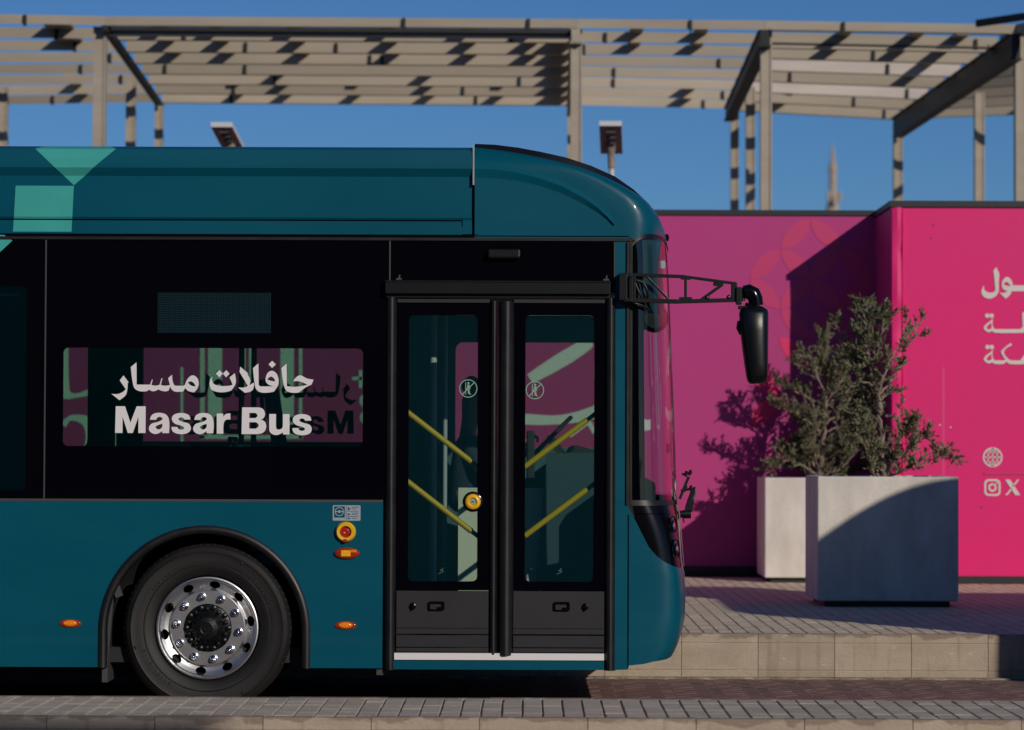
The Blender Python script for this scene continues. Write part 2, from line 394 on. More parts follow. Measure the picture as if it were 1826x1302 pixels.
# ------------------------------------------------------------------ ground, road, pavements
g = MB(); g.add([(-4000,-4000,-0.03),(4000,-4000,-0.03),(4000,5000,-0.03),(-4000,5000,-0.03)], [(0,1,2,3)])
tag(g.build('ground', M['ground']), kind='structure')
HP = 0.25; NE = 13.63; NF = 14.75           # near pavement: top height, near and far edge
HF = 0.29; KF = 19.27                       # far pavement: top height, kerb line
rd = MB(); rd.box(-40, 40, NF, KF, -0.029, -0.006)
road = tag(rd.build('road', M['roadsand']), kind='structure')
rd = MB(); rd.box(-40, 40, 4.0, NE, -0.029, -0.006)
road2 = tag(rd.build('road', M['roadsand']), kind='structure')
hb = MB(); ca, sa = math.cos(math.radians(45)), math.sin(math.radians(45))
pw, ph = 0.105, 0.21
for i in range(-75, 76):
    for j in range(-40, 41):
        # herringbone cell of two bricks turned 45 degrees
        for (u, v, a, b) in ((0,0,2,1), (0,1,1,2)):
            uu = i + 2*j + u; vv = i - 2*j + v
            cxx = (uu + a/2) * pw * 1.0; cyy = (vv + b/2) * pw * 1.0
            X = cxx*ca - cyy*sa + 1.5; Y = cxx*sa + cyy*ca + 17.2
            if not (-3.4 < X < 6.4 and NF + 0.09 < Y < KF - 0.09): continue
            hw = a*pw/2 - 0.006; hh = b*pw/2 - 0.006; dz = random.uniform(-0.0015, 0.0015)
            c = []
            for su, sv in ((-1,-1),(1,-1),(1,1),(-1,1)):
                lx, ly = su*hw, sv*hh
                c.append((X + lx*ca - ly*sa, Y + lx*sa + ly*ca))
            hb.add([(q[0], q[1], -0.004) for q in c] + [(q[0], q[1], 0.002+dz) for q in c],
                   [(4,5,6,7),(0,1,5,4),(1,2,6,5),(2,3,7,6),(3,0,4,7)])
rp = hb.build('brick_paving', M['road'], road, origin=(0,0,0), kind='stuff')
edge = MB(); edge.box(-40, 40, KF-0.012-0.08, KF-0.012, -0.006, 0.012); edge.box(-40, 40, NF+0.012, NF+0.09, -0.006, 0.006)
edge.build('gutter_strip', M['sand'], road, origin=(0,0,0))

def kerb_mesh(h, w):
    m = MB(); L = 0.4965
    prof = [(0, 0), (0, -0.055), (0.004, -0.060), (0.001, -0.066), (0.002, -h+0.058), (0.006, -h+0.052), (0.002, -h+0.046), (0.004, -h-0.02), (w, -h-0.02), (w, 0), (0.008, 0)]
    prof[0] = (0.0015, -0.007)
    v = []; 
    for x in (-L/2+0.003, -L/2, L/2, L/2-0.003): pass
    n = len(prof)
    for x in (-L/2, L/2):
        for (y, z) in prof: v.append((x, y, z))
    f = [(i, i+n, (i+1)%n+n, (i+1)%n) for i in range(n)] + [tuple(range(n)), tuple(range(2*n-1, n-1, -1))]
    return m.add(v, f).mesh('kerb_block', M['kerb'], smooth=False)

def pavement(name, y0, y1, h, k0, side_y, px0, pitch, xr, rows_r, kphase, nk, mate, xtra=None, front=1):
    s = MB(); s.box(-40, 40, min(y0, y1) + 0.02, max(y0, y1) - 0.02, -0.029, h - 0.012)
    st = tag(s.build(name, M['sand']), kind='structure')
    return st
near = pavement('near_pavement', NE, NF, HP, 0, 0, 0, 0, 0, 0, 0, 0, None)
far = MB(); far.box(-40, 40, KF + 0.02, 70, -0.028, HF - 0.012)
far = tag(far.build('far_pavement', M['sand']), kind='structure')
km_n = kerb_mesh(HP, 0.075); km_f = kerb_mesh(HF, 0.075)
def kerb(par, me, x, y, z, flip=False):
    o = bpy.data.objects.new('kerb_block', me); COL.objects.link(o); o.parent = par
    o.location = (x, y + random.uniform(-0.0015, 0.0015), z + random.uniform(-0.0015, 0.001)); o.rotation_euler = (0, 0, (math.pi if flip else 0) + random.uniform(-0.002, 0.002))
for k in range(-9, 10):
    kerb(near, km_n, -0.218 + 0.25 + 0.5*k, NE, HP)
    kerb(near, km_n, -0.22 + 0.25 + 0.5*k + 0.03, NF, HP, True)
for k in range(-9, 12):
    kerb(far, km_f, 1.009 + 0.25 + 0.5*k, KF, HF)
def rest_kerb(par, y, h, x0, x1, fl):
    m = MB(); x = x0
    while x < x1:
        m.box(x, x+0.495, min(y, y+fl*0.075), max(y, y+fl*0.075), -0.02, h); x += 0.5
    m.build('kerb_row', M['kerb'], par, origin=(0,0,0), kind='stuff')
rest_kerb(far, KF, HF, -12, -3.3, 1); rest_kerb(far, KF, HF, 6.51, 20, 1)

pit = 0.0967
def paver_mesh(l, w, m_, name='paver'):
    b = MB(); a, c = l/2, w/2; e = 0.0025
    v = [(-a,-c,-0.04),(a,-c,-0.04),(a,c,-0.04),(-a,c,-0.04),(-a,-c,-e),(a,-c,-e),(a,c,-e),(-a,c,-e),(-a+e,-c+e,0),(a-e,-c+e,0),(a-e,c-e,0),(-a+e,c-e,0)]
    b.add(v, [(8,9,10,11),(4,5,9,8),(5,6,10,9),(6,7,11,10),(7,4,8,11),(0,1,5,4),(1,2,6,5),(2,3,7,6),(3,0,4,7)])
    return b.mesh(name, m_)
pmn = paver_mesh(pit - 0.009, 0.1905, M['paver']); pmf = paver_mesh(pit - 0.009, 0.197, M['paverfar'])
rows = 5; rl = (NF - NE - 0.155) / rows
cnt = 0
for i in range(-27, 29):
    x = (857.9 - 941)/385.2 - pit/2 + pit*(i+1) + 0.001
    for r in range(rows):
        y = NE + 0.0775 + rl*(r + 0.5)
        o = bpy.data.objects.new('paver', pmn); COL.objects.link(o); o.parent = near
        o.location = (x + random.uniform(-.0012,.0012), y, HP + random.uniform(-0.0016, 0.0008)); o.rotation_euler = (random.uniform(-.003,.003), random.uniform(-.006,.006), random.uniform(-.006,.006))
def rest_pavers(par, x0, x1, y0, y1, z, mt, skip=None):
    m = MB(); xph = 1.0654
    i0 = math.floor((x0 - xph)/pit); i1 = math.ceil((x1 - xph)/pit)
    n = int((y1 - y0)/0.2)
    for i in range(i0, i1):
        for r in range(n):
            x = xph + pit*(i+0.5); y = y0 + 0.2*(r+0.5)
            if skip and skip(i, r): continue
            a, c = pit/2-0.0045, 0.0985; t = z + random.uniform(-.0015,.0008)
            m.add([(x-a,y-c,z-.02),(x+a,y-c,z-.02),(x+a,y+c,z-.02),(x-a,y+c,z-.02),(x-a,y-c,t),(x+a,y-c,t),(x+a,y+c,t),(x-a,y+c,t)],
                  [(4,5,6,7),(0,1,5,4),(1,2,6,5),(2,3,7,6),(3,0,4,7)])
    m.build('paver_field', mt, par, origin=(0,0,0), kind='stuff')
yf0 = KF + 0.078
FI0, FI1, FR = 0, 27, 11
for i in range(FI0, FI1):
    for r in range(FR):
        x = 1.0654 + pit*(i+0.5); y = yf0 + 0.2*(r+0.5)
        o = bpy.data.objects.new('paver', pmf); COL.objects.link(o); o.parent = far
        o.location = (x + random.uniform(-.0012,.0012), y, HF + random.uniform(-0.0016, 0.0008)); o.rotation_euler = (0, random.uniform(-.006,.006), random.uniform(-.006,.006))
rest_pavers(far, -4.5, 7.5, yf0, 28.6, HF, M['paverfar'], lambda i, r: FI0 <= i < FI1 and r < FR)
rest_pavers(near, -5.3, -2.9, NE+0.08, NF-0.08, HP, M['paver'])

# ------------------------------------------------------------------ hoardings
WD = 27.9; WR = 26.6
wtop = px(1300, 376.5, WD).z; wcx = px(1590, 700, WR).x
def wallx(x, D): return px(x, 800, D).x
hb_ = root('hoarding', (0, WD, HF), 'long magenta hoarding panel wall behind the bus and the planters', 'hoarding')
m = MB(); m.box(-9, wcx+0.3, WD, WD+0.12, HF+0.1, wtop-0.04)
m.build('panel', M['pinkback'], hb_)
m = MB(); m.box(-9.02, wcx-0.002, WD-0.02, WD+0.14, wtop-0.04, wtop+0.01); m.build('top_trim', M['cap'], hb_)
m = MB(); m.box(-9.02, wcx-0.002, WD-0.012, WD+0.14, HF+0.0, HF+0.1); m.box(-9.0, wcx-0.1, WD-0.12, WD-0.014, HF, HF+0.02); m.build('base_trim', M['cap'], hb_)
hr = root('hoarding', (wcx, WR, HF), 'bright pink hoarding jutting forward on the right with pale Arabic lettering', 'hoarding')
rtop = px(1700, 360.5, WR).z
m = MB(); m.box(wcx+0.06, wcx+9, WR, WR+0.12, HF+0.07, rtop-0.045)
m.build('panel', M['pink'], hr)
m = MB()   # creased corner wrap
v = []; f = []; nzr = 26
for j in range(nzr+1):
    z = HF + 0.07 + (rtop-0.045-HF-0.07)*j/nzr
    for i, (x, y) in enumerate(((-0.001, 0.06), (-0.001, 0.008), (0.004, -0.004), (0.05, -0.012), (0.088, -0.004), (0.096, -0.016), (0.106, -0.001))):
        w = 0.006*math.sin(z*9+i) + 0.004*math.sin(z*23+i*2)
        v.append((wcx + x, WR + y + (w if 2 <= i <= 5 else 0), z))
for j in range(nzr):
    for i in range(6): f.append((j*7+i, j*7+i+1, (j+1)*7+i+1, (j+1)*7+i))
m.add(v, f); m.build('corner_wrap', M['pink'], hr, smooth=18)
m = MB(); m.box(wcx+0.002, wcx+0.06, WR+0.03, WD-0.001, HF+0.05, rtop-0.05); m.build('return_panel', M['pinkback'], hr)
m = MB(); m.box(wcx-0.02, wcx+9, WR-0.025, WR+0.14, rtop-0.045, rtop+0.01); m.box(wcx-0.02, wcx+0.08, WR+0.14, WD-0.03, rtop-0.045, rtop+0.008); m.build('top_trim', M['cap'], hr)
m = MB(); m.box(wcx+0.01, wcx+9, WR-0.012, WR+0.14, HF, HF+0.07); m.build('base_trim', M['cap'], hr)

def onwall(parent, D, name, loops_px, material, thick=0.004, proud=0.004, slot=0):
    """loops_px: groups of [outline, holes...] in photo pixels"""
    m = MB()
    for grp in loops_px:
        L_ = [[(px(p[0], p[1], D).x, px(p[0], p[1], D).z) for p in l] for l in grp]
        m.prism(L_, D - proud - thick, D - proud)
        if name in ('letter', 'petal_print'): o = m.build(name, material, parent); m = MB()
    return m.build(name, material, parent) if m.v else o
def sl(t, sc, ox, oy, seg=6): return [tuple(p) for p in smooth_loop(t, 1/sc, ox, oy, seg)]
# pale Arabic lettering, right hoarding
R7 = (6.51, 1736, 460)
onwall(hr, WR, 'letter', [
    [sl("262,105 298,185 290,300 285,400s 240,455s 170,474s 105,440s 90,385s 120,315 128,375s 180,403s 240,392s 250,350 240,240 228,150", *R7)],
    [sl("390,222s 440,265s 452,320 640,320 640,388 440,388 420,430s 370,474 295,402 345,408s 395,385 345,365s 325,310s 345,250s", *R7), sl("345,308 380,280s 428,325 385,325s", *R7)],
    [circle(1736+158/6.51, 460+672/6.51, 4, 14)], [circle(1736+208/6.51, 460+672/6.51, 4, 14)],
    [sl("222,700 222,795s 250,828 540,828 568,800 562,640 600,625 600,870 250,870s 212,852s 170,864s 118,822s 130,785s 190,735s", *R7), sl("206,755 206,815 170,832s 150,805s", *R7)],
    [circle(1736+160/6.51, 460+1036/6.51, 4, 14)], [circle(1736+210/6.51, 460+1036/6.51, 4, 14)],
    [sl("222,1065 222,1160s 250,1191 350,1191 368,1180 318,1095s 340,1060s 430,988 446,1012 352,1085s 392,1165s 440,1191 540,1191 600,1110 640,1130 640,1232 420,1232s 384,1205 345,1232 250,1232s 212,1215s 170,1226s 118,1184s 130,1148s 190,1098s", *R7), sl("206,1118 206,1178 170,1194s 150,1168s", *R7)],
], M['letter'])
def ring(cx, cy, r, w, n=36, rx=None): return [circle(cx, cy, rx or r, n, r), circle(cx, cy, (rx or r)-w, n, r-w)]
gx, gy, gr = 1769.8, 815.5, 17.6
def quad(x0, y0, x1, y1): return [[(x0,y0),(x1,y0),(x1,y1),(x0,y1)]]
onwall(hr, WR, 'globe_icon', [ring(gx, gy, gr, 2.8), ring(gx, gy, gr-1.5, 2.2, rx=9.5), quad(gx-1.1, gy-gr+2, gx+1.1, gy+gr-2),
    quad(gx-gr+2, gy-1.2, gx+gr-2, gy+1.2), quad(gx-gr+5, gy-9.6, gx+gr-5, gy-7.6), quad(gx-gr+5, gy+7.6, gx+gr-5, gy+9.6)], M['letter'], thick=0.003)
onwall(hr, WR, 'rule_line', [quad(1754, 843, 1900, 846.4)], M['petal'])
ix, iy = 1769.3, 869.6
onwall(hr, WR, 'camera_icon', [[rrect(ix-14.6, ix+14.6, iy-15, iy+15, 8), rrect(ix-11, ix+11, iy-11.4, iy+11.4, 5)], ring(ix, iy, 7.6, 3.4), [circle(ix+7.6, iy-8, 1.9, 12)]], M['letter'])
onwall(hr, WR, 'cross_icon', [[[(1792,855.5),(1801,855.5),(1819,883),(1810,883)]], [[(1814,855.5),(1817.5,855.5),(1806.5,868.5),(1804.8,866)]], [[(1803,870),(1804.8,872.8),(1796,883),(1792,883)]]], M['letter'])
m = MB(); m.box(px(1680,0,WR).x, px(1684,0,WR).x, WR-0.0012, WR, px(1680,900,WR).z, px(1680,655,WR).z); m.build('sheet_seam', mat('worn_seam', (0.80, 0.05, 0.21), 0.5), hr)
for x_, y_ in ((1676,758),(1695,762),(1750,905),(1664,402),(1660,425)):
    m = MB(); q_ = px(x_, y_, WR); m.lathe([(0.001,-0.003),(0.006,-0.002),(0.008,0.0)], (q_.x, WR, q_.z), 8); m.build('screw', M['letter'] if y_ < 800 and y_ > 500 else M['cap'], hr)
# rosette print on the magenta hoarding
def petal(cx, cy, r, q, n=10):
    """lens petal in quadrant q of a circle"""
    sx, sy = ((-1,-1),(1,-1),(1,1),(-1,1))[q]
    a = [(cx + sx*r*math.cos(t), cy + sy*r*math.sin(t)) for t in [math.pi/2*k/n for k in range(n+1)]]
    b = [(cx + sx*r*(1-math.cos(t)), cy + sy*r*(1-math.sin(t))) for t in [math.pi/2*k/n for k in range(1, n)]]
    return [a + b]
ps = []
for cx, cy in ((1445.4,444.3),(1391,497.5),(1499,497.5),(1445.4,550.5)):
    ps += [petal(cx, cy, 53, q) for q in range(4) if (cx, q) not in ((1391, 1), (1499, 0)) and (cy, q) not in ((550.5, 0), (550.5, 1))]
ps = [p for p in ps]
onwall(hb_, WD, 'petal_print', ps, M['petal'], thick=0.002, proud=0.002)
onwall(hb_, WD, 'petal_print', [petal(1443,601,53,3), petal(1390,654,53,3), petal(1390,760,53,0), petal(1443,813,53,0)], M['petalb'], thick=0.002, proud=0.002)
# big pale lettering seen only through the bus windows
def wl_px(x, y): return (x, y)
onwall(hb_, WD, 'letter', [
    quad(322, 655, 327, 790),
    [sl("357,810 357,600 366,600 366,770 372,770 372,600s 385,545s 440,525s 500,545s 520,600s 530,640 530,600s 560,540s 600,600s 500,600 455,600s 440,575s 420,575s 393,600s 393,780 540,780 540,810", 1, 0, 0)] if False else quad(357, 560, 365, 782),
    quad(371, 600, 396, 776), quad(432, 600, 438, 700), quad(444, 560, 454, 700), quad(500, 560, 524, 776), quad(533, 560, 539, 782), quad(357, 776, 540, 783),
    [sl("371,600 371,560s 410,520s 454,560s 454,605 440,605s 412,560s 396,605", 1, 0, 0)],
    [sl("454,600 460,550s 490,520s 524,560s 524,605 500,605s 480,570s 462,605", 1, 0, 0)],
    [sl("60,560 124,560 124,695s 135,702s 165,690 165,705 120,712 60,705", 1, 0, 0)],
    [sl("85,750 100,752 102,800 150,800 150,762s 128,750s 118,762 108,755 130,740s 165,750s 168,810 80,810", 1, 0, 0)],
    ring(655, 715, 14, 6), ring(655, 745, 13, 5), quad(628, 672, 660, 678), quad(640, 660, 646, 692),
    [sl("940,668 1046,604s 1056,620s 950,684", 1, 0, 0)],
    [sl("840,735 937,738s 1000,740s 1062,722s 1120,690 1125,705 1062,746s 990,757s 930,757s 840,752", 1, 0, 0)],
    [sl("1010,775 1050,745 1062,765 1090,760 1090,775 1056,773 1048,758 1018,780", 1, 0, 0)],
    [sl("1120,735 1138,735s 1150,748s 1160,748 1160,766 1140,768s 1120,755", 1, 0, 0)],
    quad(428, 790, 436, 812), quad(446, 790, 452, 812)], M['white'])

# ------------------------------------------------------------------ planters
def planter(x0, x1, D, ytop, label):
    X0 = wallx(x0, D); X1 = wallx(x1, D); w = X1 - X0; z1 = px((x0+x1)/2, ytop, D).z; dp = 1.0 if D < 25 else 0.9
    r = root('planter', ((X0+X1)/2, D + dp/2, HF), label, 'planter', 'square concrete planters')
    m = MB(); t = 0.07; zb = HF + 0.045
    o = [(X0,D),(X1,D),(X1,D+dp),(X0,D+dp)]; i_ = [(X0+t,D+t),(X1-t,D+t),(X1-t,D+dp-t),(X0+t,D+dp-t)]
    v = [(a,b,zb) for a,b in o] + [(a,b,z1) for a,b in o] + [(a,b,z1) for a,b in i_] + [(a,b,z1-0.15) for a,b in i_]
    f = [(0,3,2,1)] + [(k,(k+1)%4,4+(k+1)%4,4+k) for k in range(4)] + [(4+k,4+(k+1)%4,8+(k+1)%4,8+k) for k in range(4)] + [(8+k,8+(k+1)%4,12+(k+1)%4,12+k) for k in range(4)]
    m.add(v, f); m.build('pot', M['planter'], r, bevel=0.012)
    m = MB(); m.box(X0+0.06, X1-0.06, D+0.06, D+dp-0.06, HF, zb); m.build('plinth', M['cap'], r)
    m = MB(); n = 10; v = []; f = []
    for j in range(n+1):
        for i in range(n+1):
            v.append((X0+t+(w-2*t)*i/n, D+t+(dp-2*t)*j/n, z1-0.06+random.uniform(-.02,.02)))
    for j in range(n):
        for i in range(n): f.append((j*(n+1)+i, j*(n+1)+i+1, (j+1)*(n+1)+i+1, (j+1)*(n+1)+i))
    m.add(v, f); m.build('soil', M['soil'], r)
    return r, z1
pl1, zt1 = planter(1458, 1709.5, 22.6, 850, 'large square concrete planter in front, mostly in blue shade')
pl2, zt2 = planter(1364, 1560, 26.65, 852, 'pale sunlit concrete planter half hidden behind the shaded one')

# ------------------------------------------------------------------ olive trees
def olive(name, base, limbs, label, seed, nl, spread):
    rnd = random.Random(seed); nr = np.random.default_rng(seed)
    r = root(name, base, label, 'tree', 'olive trees in planters')
    tr = MB(); P = []; Dv = []
    def catmull(pts, n):
        out = []; pts = [pts[0]] + pts + [pts[-1]]
        for i in range(1, len(pts)-2):
            for k in range(n):
                t = k/n; a, b, c, d = pts[i-1:i+3]
                out.append(0.5*((2*b) + (c-a)*t + (2*a-5*b+4*c-d)*t*t + (3*b-a-3*c+d)*t**3))
        out.append(pts[-2]); return out
    for li, (pts, r0, dens, sp) in enumerate(limbs):
        c = catmull([Vector(p) for p in pts], 8); n = len(c)
        c = [p + Vector((rnd.gauss(0,.006), rnd.gauss(0,.006), rnd.gauss(0,.005))) for p in c]
        tr.tube(c, [r0*(1-0.85*i/(n-1)) for i in range(n)], 6)
        length = sum((c[i+1]-c[i]).length for i in range(n-1))
        nt = int(length * dens * 1.3)
        for k in range(nt):
            t = rnd.uniform(0.12, 1.0) ** 0.8; q = t*(n-1); i = min(int(q), n-2)
            p = c[i].lerp(c[i+1], q-i); d = (c[i+1]-c[i]).normalized()
            side = Vector((rnd.gauss(0,1), rnd.gauss(0,1), rnd.gauss(0,0.7))).normalized()
            td = (d*0.55 + side*0.75 + Vector((0,0,0.45))).normalized()
            ln = rnd.uniform(0.45, 1.15) * sp * (1.0 - 0.35*t)
            k2 = 5; q0 = p.copy(); tp = [q0]
            for s_ in range(k2):
                td = (td + Vector((rnd.gauss(0,.16), rnd.gauss(0,.16), rnd.gauss(0.06,.14)))).normalized()
                q0 = q0 + td * ln / k2; tp.append(q0.copy())
            tr.tube(tp, [0.0042, 0.0035, 0.003, 0.0024, 0.002, 0.0012], 4, cap=False)
            nleaf = int(nl * ln / 0.2 * rnd.uniform(0.6, 1.2))
            for s_ in range(nleaf):
                u = rnd.uniform(0.15, 1.0) * k2; a = min(int(u), k2-1)
                pp = tp[a].lerp(tp[a+1], u-a); dd = (tp[a+1]-tp[a]).normalized()
                sd = Vector((rnd.gauss(0,1), rnd.gauss(0,1), rnd.gauss(0,1))).normalized()
                ld = (dd*0.8 + sd*0.65 + Vector((0,0,0.15))).normalized()
                P.append(tuple(pp)); Dv.append(tuple(ld))
    tr.build('trunk', M['bark'], r, smooth=50)
    P = np.array(P); Dv = np.array(Dv); n = len(P)
    rv = nr.normal(size=(n,3)); sd = np.cross(Dv, rv); sd /= np.linalg.norm(sd, axis=1)[:,None]
    nm = np.cross(sd, Dv)
    ln = nr.uniform(0.022, 0.050, n)[:,None]; w = ln * nr.uniform(0.10, 0.165, n)[:,None]
    V = np.stack([P, P + Dv*ln*0.35 + sd*w - nm*w*0.3, P + Dv*ln*0.75 + sd*w*0.8 - nm*w*0.3, P + Dv*ln, P + Dv*ln*0.75 - sd*w*0.8 - nm*w*0.3, P + Dv*ln*0.35 - sd*w - nm*w*0.3], axis=1).reshape(-1,3) - np.array(base)
    me = bpy.data.meshes.new('crown'); me.vertices.add(n*6); me.vertices.foreach_set('co', V.ravel())
    idx = (np.arange(n)[:,None]*6 + np.array([[0,1,2,3,0,3,4,5]])).ravel()
    me.loops.add(n*8); me.loops.foreach_set('vertex_index', idx)
    me.polygons.add(n*2); me.polygons.foreach_set('loop_start', np.arange(n*2)*4); me.polygons.foreach_set('loop_total', np.full(n*2, 4))
    me.update(calc_edges=True)
    at = me.attributes.new('tint', 'FLOAT', 'POINT'); at.data.foreach_set('value', np.repeat(nr.beta(1.6, 2.2, n), 6).astype(np.float32))
    me.materials.append(M['leaf'])
    o = bpy.data.objects.new('crown', me); COL.objects.link(o); o.parent = r; o['kind'] = 'stuff'
    return r
D1 = 23.1; D2 = 27.1
def L1(*p, D=D1): return [px(a, b, D + (c if c else 0)) for a, b, c in p]
T1 = [
    (L1((1577,856,0),(1574,800,0),(1570,745,0),(1562,705,.03)), .028, 8, .16),
    (L1((1572,735,0),(1562,700,0),(1550,650,.02),(1538,600,.05),(1535,545,.03)), .018, 60, .21),
    (L1((1570,740,0),(1568,700,-.08),(1590,640,-.12),(1625,590,-.1),(1650,568,-.12)), .013, 21, .13),
    (L1((1605,615,-.1),(1625,605,-.1),(1655,594,-.1)), .006, 34, .08),
    (L1((1595,635,-.1),(1615,615,-.1),(1612,560,-.1)), .006, 38, .10),
    (L1((1560,690,0),(1545,670,.1),(1520,640,.15),(1500,600,.15),(1487,575,.15)), .012, 34, .13),
    (L1((1552,660,0),(1565,620,.15),(1575,580,.2),(1572,560,.2)), .011, 60, .19),
    (L1((1548,640,0),(1540,600,-.15),(1550,560,-.2)), .011, 60, .19),
    (L1((1565,705,0),(1590,680,.1),(1600,655,.1),(1612,650,.1)), .010, 30, .12),
    (L1((1565,715,0),(1590,700,.1),(1610,702,.1)), .007, 30, .10),
    (L1((1560,690,0),(1535,680,-.05),(1515,690,-.05),(1508,720,-.05)), .009, 26, .12),
    (L1((1576,856,0),(1600,820,-.1),(1625,795,-.15),(1650,780,-.1)), .012, 60, .19),
    (L1((1576,856,0),(1605,840,.1),(1650,815,.15),(1690,800,.1),(1706,834,.1)), .011, 30, .14),
    (L1((1576,856,0),(1590,810,.1),(1612,775,.15),(1632,755,.1)), .011, 60, .18),
    (L1((1576,850,0),(1620,838,-.15),(1660,826,-.2),(1690,808,-.2)), .009, 34, .13),
    (L1((1574,850,0),(1560,810,.1),(1552,770,.15),(1570,740,.1)), .010, 45, .17),
    (L1((1570,855,0),(1555,820,.05),(1530,770,.05),(1520,735,.0)), .010, 22, .15),
    (L1((1570,856,0),(1560,848,-.1),(1555,830,-.1),(1560,800,-.1)), .008, 50, .14),
    (L1((1570,770,0),(1545,720,.08),(1532,670,.1),(1520,640,.1)), .009, 60, .18),
    (L1((1574,830,0),(1550,790,-.05),(1535,750,-.05)), .008, 50, .17),
    (L1((1577,740,0),(1600,745,.05),(1608,720,.05)), .006, 24, .10),
]
def L2(*p): return L1(*p, D=D2)
T2 = [
    (L2((1462,858,0),(1468,800,0),(1470,740,0),(1474,690,0)), .028, 22, .18),
    (L2((1470,740,0),(1478,680,0),(1468,640,0),(1466,600,0)), .016, 85, .20),
    (L2((1470,700,0),(1450,660,-.1),(1430,635,-.1),(1424,655,-.1)), .012, 60, .17),
    (L2((1470,720,0),(1500,680,-.1),(1500,640,-.1)), .012, 70, .20),
    (L2((1466,740,0),(1440,710,.1),(1410,695,.1),(1382,680,.1)), .012, 60, .17),
    (L2((1464,770,0),(1430,740,-.1),(1400,730,-.1),(1380,722,-.1)), .012, 60, .17),
    (L2((1468,760,0),(1500,730,0),(1520,700,0)), .012, 80, .22),
    (L2((1462,810,0),(1440,770,.15),(1420,740,.15)), .012, 80, .22),
    (L2((1462,850,0),(1430,830,-.1),(1400,822,-.1),(1370,838,-.1)), .012, 70, .20),
    (L2((1462,850,0),(1440,810,.1),(1425,790,.1)), .012, 90, .22),
    (L2((1462,850,0),(1490,820,.1),(1500,790,.1)), .010, 60, .20),
    (L2((1462,850,0),(1500,835,-.1),(1530,800,-.1)), .010, 50, .20),
    (L2((1490,740,0),(1520,720,.2),(1540,690,.2)), .010, 50, .20),
    (L2((1462,850,0),(1500,800,0),(1530,760,.05),(1545,715,.05)), .011, 80, .22),
    (L2((1478,770,0),(1515,745,.1),(1548,705,.1)), .009, 80, .22),
    (L2((1470,820,0),(1505,800,-.15),(1535,770,-.1)), .009, 80, .20),
    (L2((1462,850,0),(1500,845,.1),(1545,835,.1)), .008, 80, .18),
    (L2((1475,700,0),(1505,660,.0),(1515,630,0)), .009, 80, .20),
    (L2((1462,840,0),(1450,800,-.2),(1455,740,-.2)), .010, 70, .22),
    (L2((1462,850,0),(1420,835,.15),(1395,800,.1)), .010, 90, .20),
]
olive('olive_tree', tuple(px(1577, 856, D1)), T1, 'bushy olive tree with bare lower stem growing in the shaded front planter', 3, 34, 1)
olive('olive_tree', tuple(px(1462, 858, D2)), T2, 'shorter dense olive tree in the rear planter by the magenta hoarding', 11, 32, 1)


# ------------------------------------------------------------------ pergola behind the hoardings
HR = 6.85
pg = root('pergola', (0, 40, 0), 'long beige steel pergola with slatted roof standing behind the hoardings', 'pergola')
def lerp(a, b, t): return a + (b - a) * t
BE = [((-180, 30), (-70, 180)), ((188, 37), (283, 174)), ((1027, 42), (1020, 179)), ((1364, 45), (1300, 186)), ((1812, 52), (1600, 203)), ((2300, -60), (2350, 262))]
BE = [(pz(*a, HR), pz(*b, HR)) for a, b in BE]
BE[5] = (pz(1812, 46, HR) + Vector((3.2, -6.5, 0)), pz(1600, 213, HR) + Vector((6.5, -3.2, 0)))
def slatrow(b0, b1, t, w, name, mt, tilt=0.0, drop=0.0, e0=0.05, e1=0.05, flange=0.0):
    a = lerp(b0[0], b0[1], t); b = lerp(b1[0], b1[1], t); d = (b - a).normalized()
    a = a + d*e0; b = b - d*e1
    up = (Vector((0, -math.sin(tilt), math.cos(tilt))))
    m = MB(); m.bar(a - Vector((0,0,drop)), b - Vector((0,0,drop)), 0.02, w, up)
    if flange: o_ = Vector((0, flange/2 + 0.011, -w/2 + 0.008 - drop)); m.bar(a + o_, b + o_, flange, 0.012)
    return m.build(name, mt, pg)
specs = [(0, 1, 8, 0.134), (1, 2, 8, 0.152), (2, 3, 8, 0.137), (3, 4, 8, 0.172), (4, 5, 9, 0.15)]
for bi, (i, j, n, w) in enumerate(specs):
    for k in range(n):
        t = k/(n-1); ww = w
        mt = M['slat']
        if bi == 3 and k in (3, 5): mt = M['slatw']; ww = 0.18
        if k == 0: mt = M['beam']; ww = 0.115
        slatrow(BE[i], BE[j], t, ww, 'slat', mt, 0.12, 0.0, flange=(0.13 if bi in (1, 3, 4) else 0.0), e0=(0.05 if k else 0.004), e1=(-0.02 if bi == 3 else 0.05 if k else 0.0))
# main cross beams running away from the viewer, under the slats
for i, (a, b) in enumerate(BE):
    m = MB(); z = Vector((0,0,-0.17)); hh = (0.1, 0.06, 0.18, 0.2, 0.32, 0.2)[i]; z = Vector((0,0,-0.06-hh/2)); fw_ = 0.09 if i == 1 else 0.16
    m.bar(a + z, b + z, fw_*0.7, hh)
    for s_ in (-1, 1): m.bar(a + z + Vector((0,0,s_*hh/2)), b + z + Vector((0,0,s_*hh/2)), fw_, 0.02)
    m.build('cross_beam', M['darkbeam'] if i in (0, 1, 3, 4) else M['beam'], pg)  # dark material paints in the shade on these beams
# long beam under the front of the big bays
for (i, j, t0) in ((1, 2, 0.045), (3, 4, 0.13)):
    a = lerp(BE[i][0], BE[i][1], t0) - Vector((0,0,.075)); b = lerp(BE[j][0], BE[j][1], t0) - Vector((0,0,.075))
    m = MB(); m.bar(a, b, 0.1, 0.085 if i == 1 else 0.02, m=1); m.bar(a - Vector((0,0,.05)), b - Vector((0,0,.05)), 0.12, 0.025, m=0)
    m.build('long_beam', [M['beam'], M['darkbeam']], pg)  # second slot paints the shaded web above the lit flange
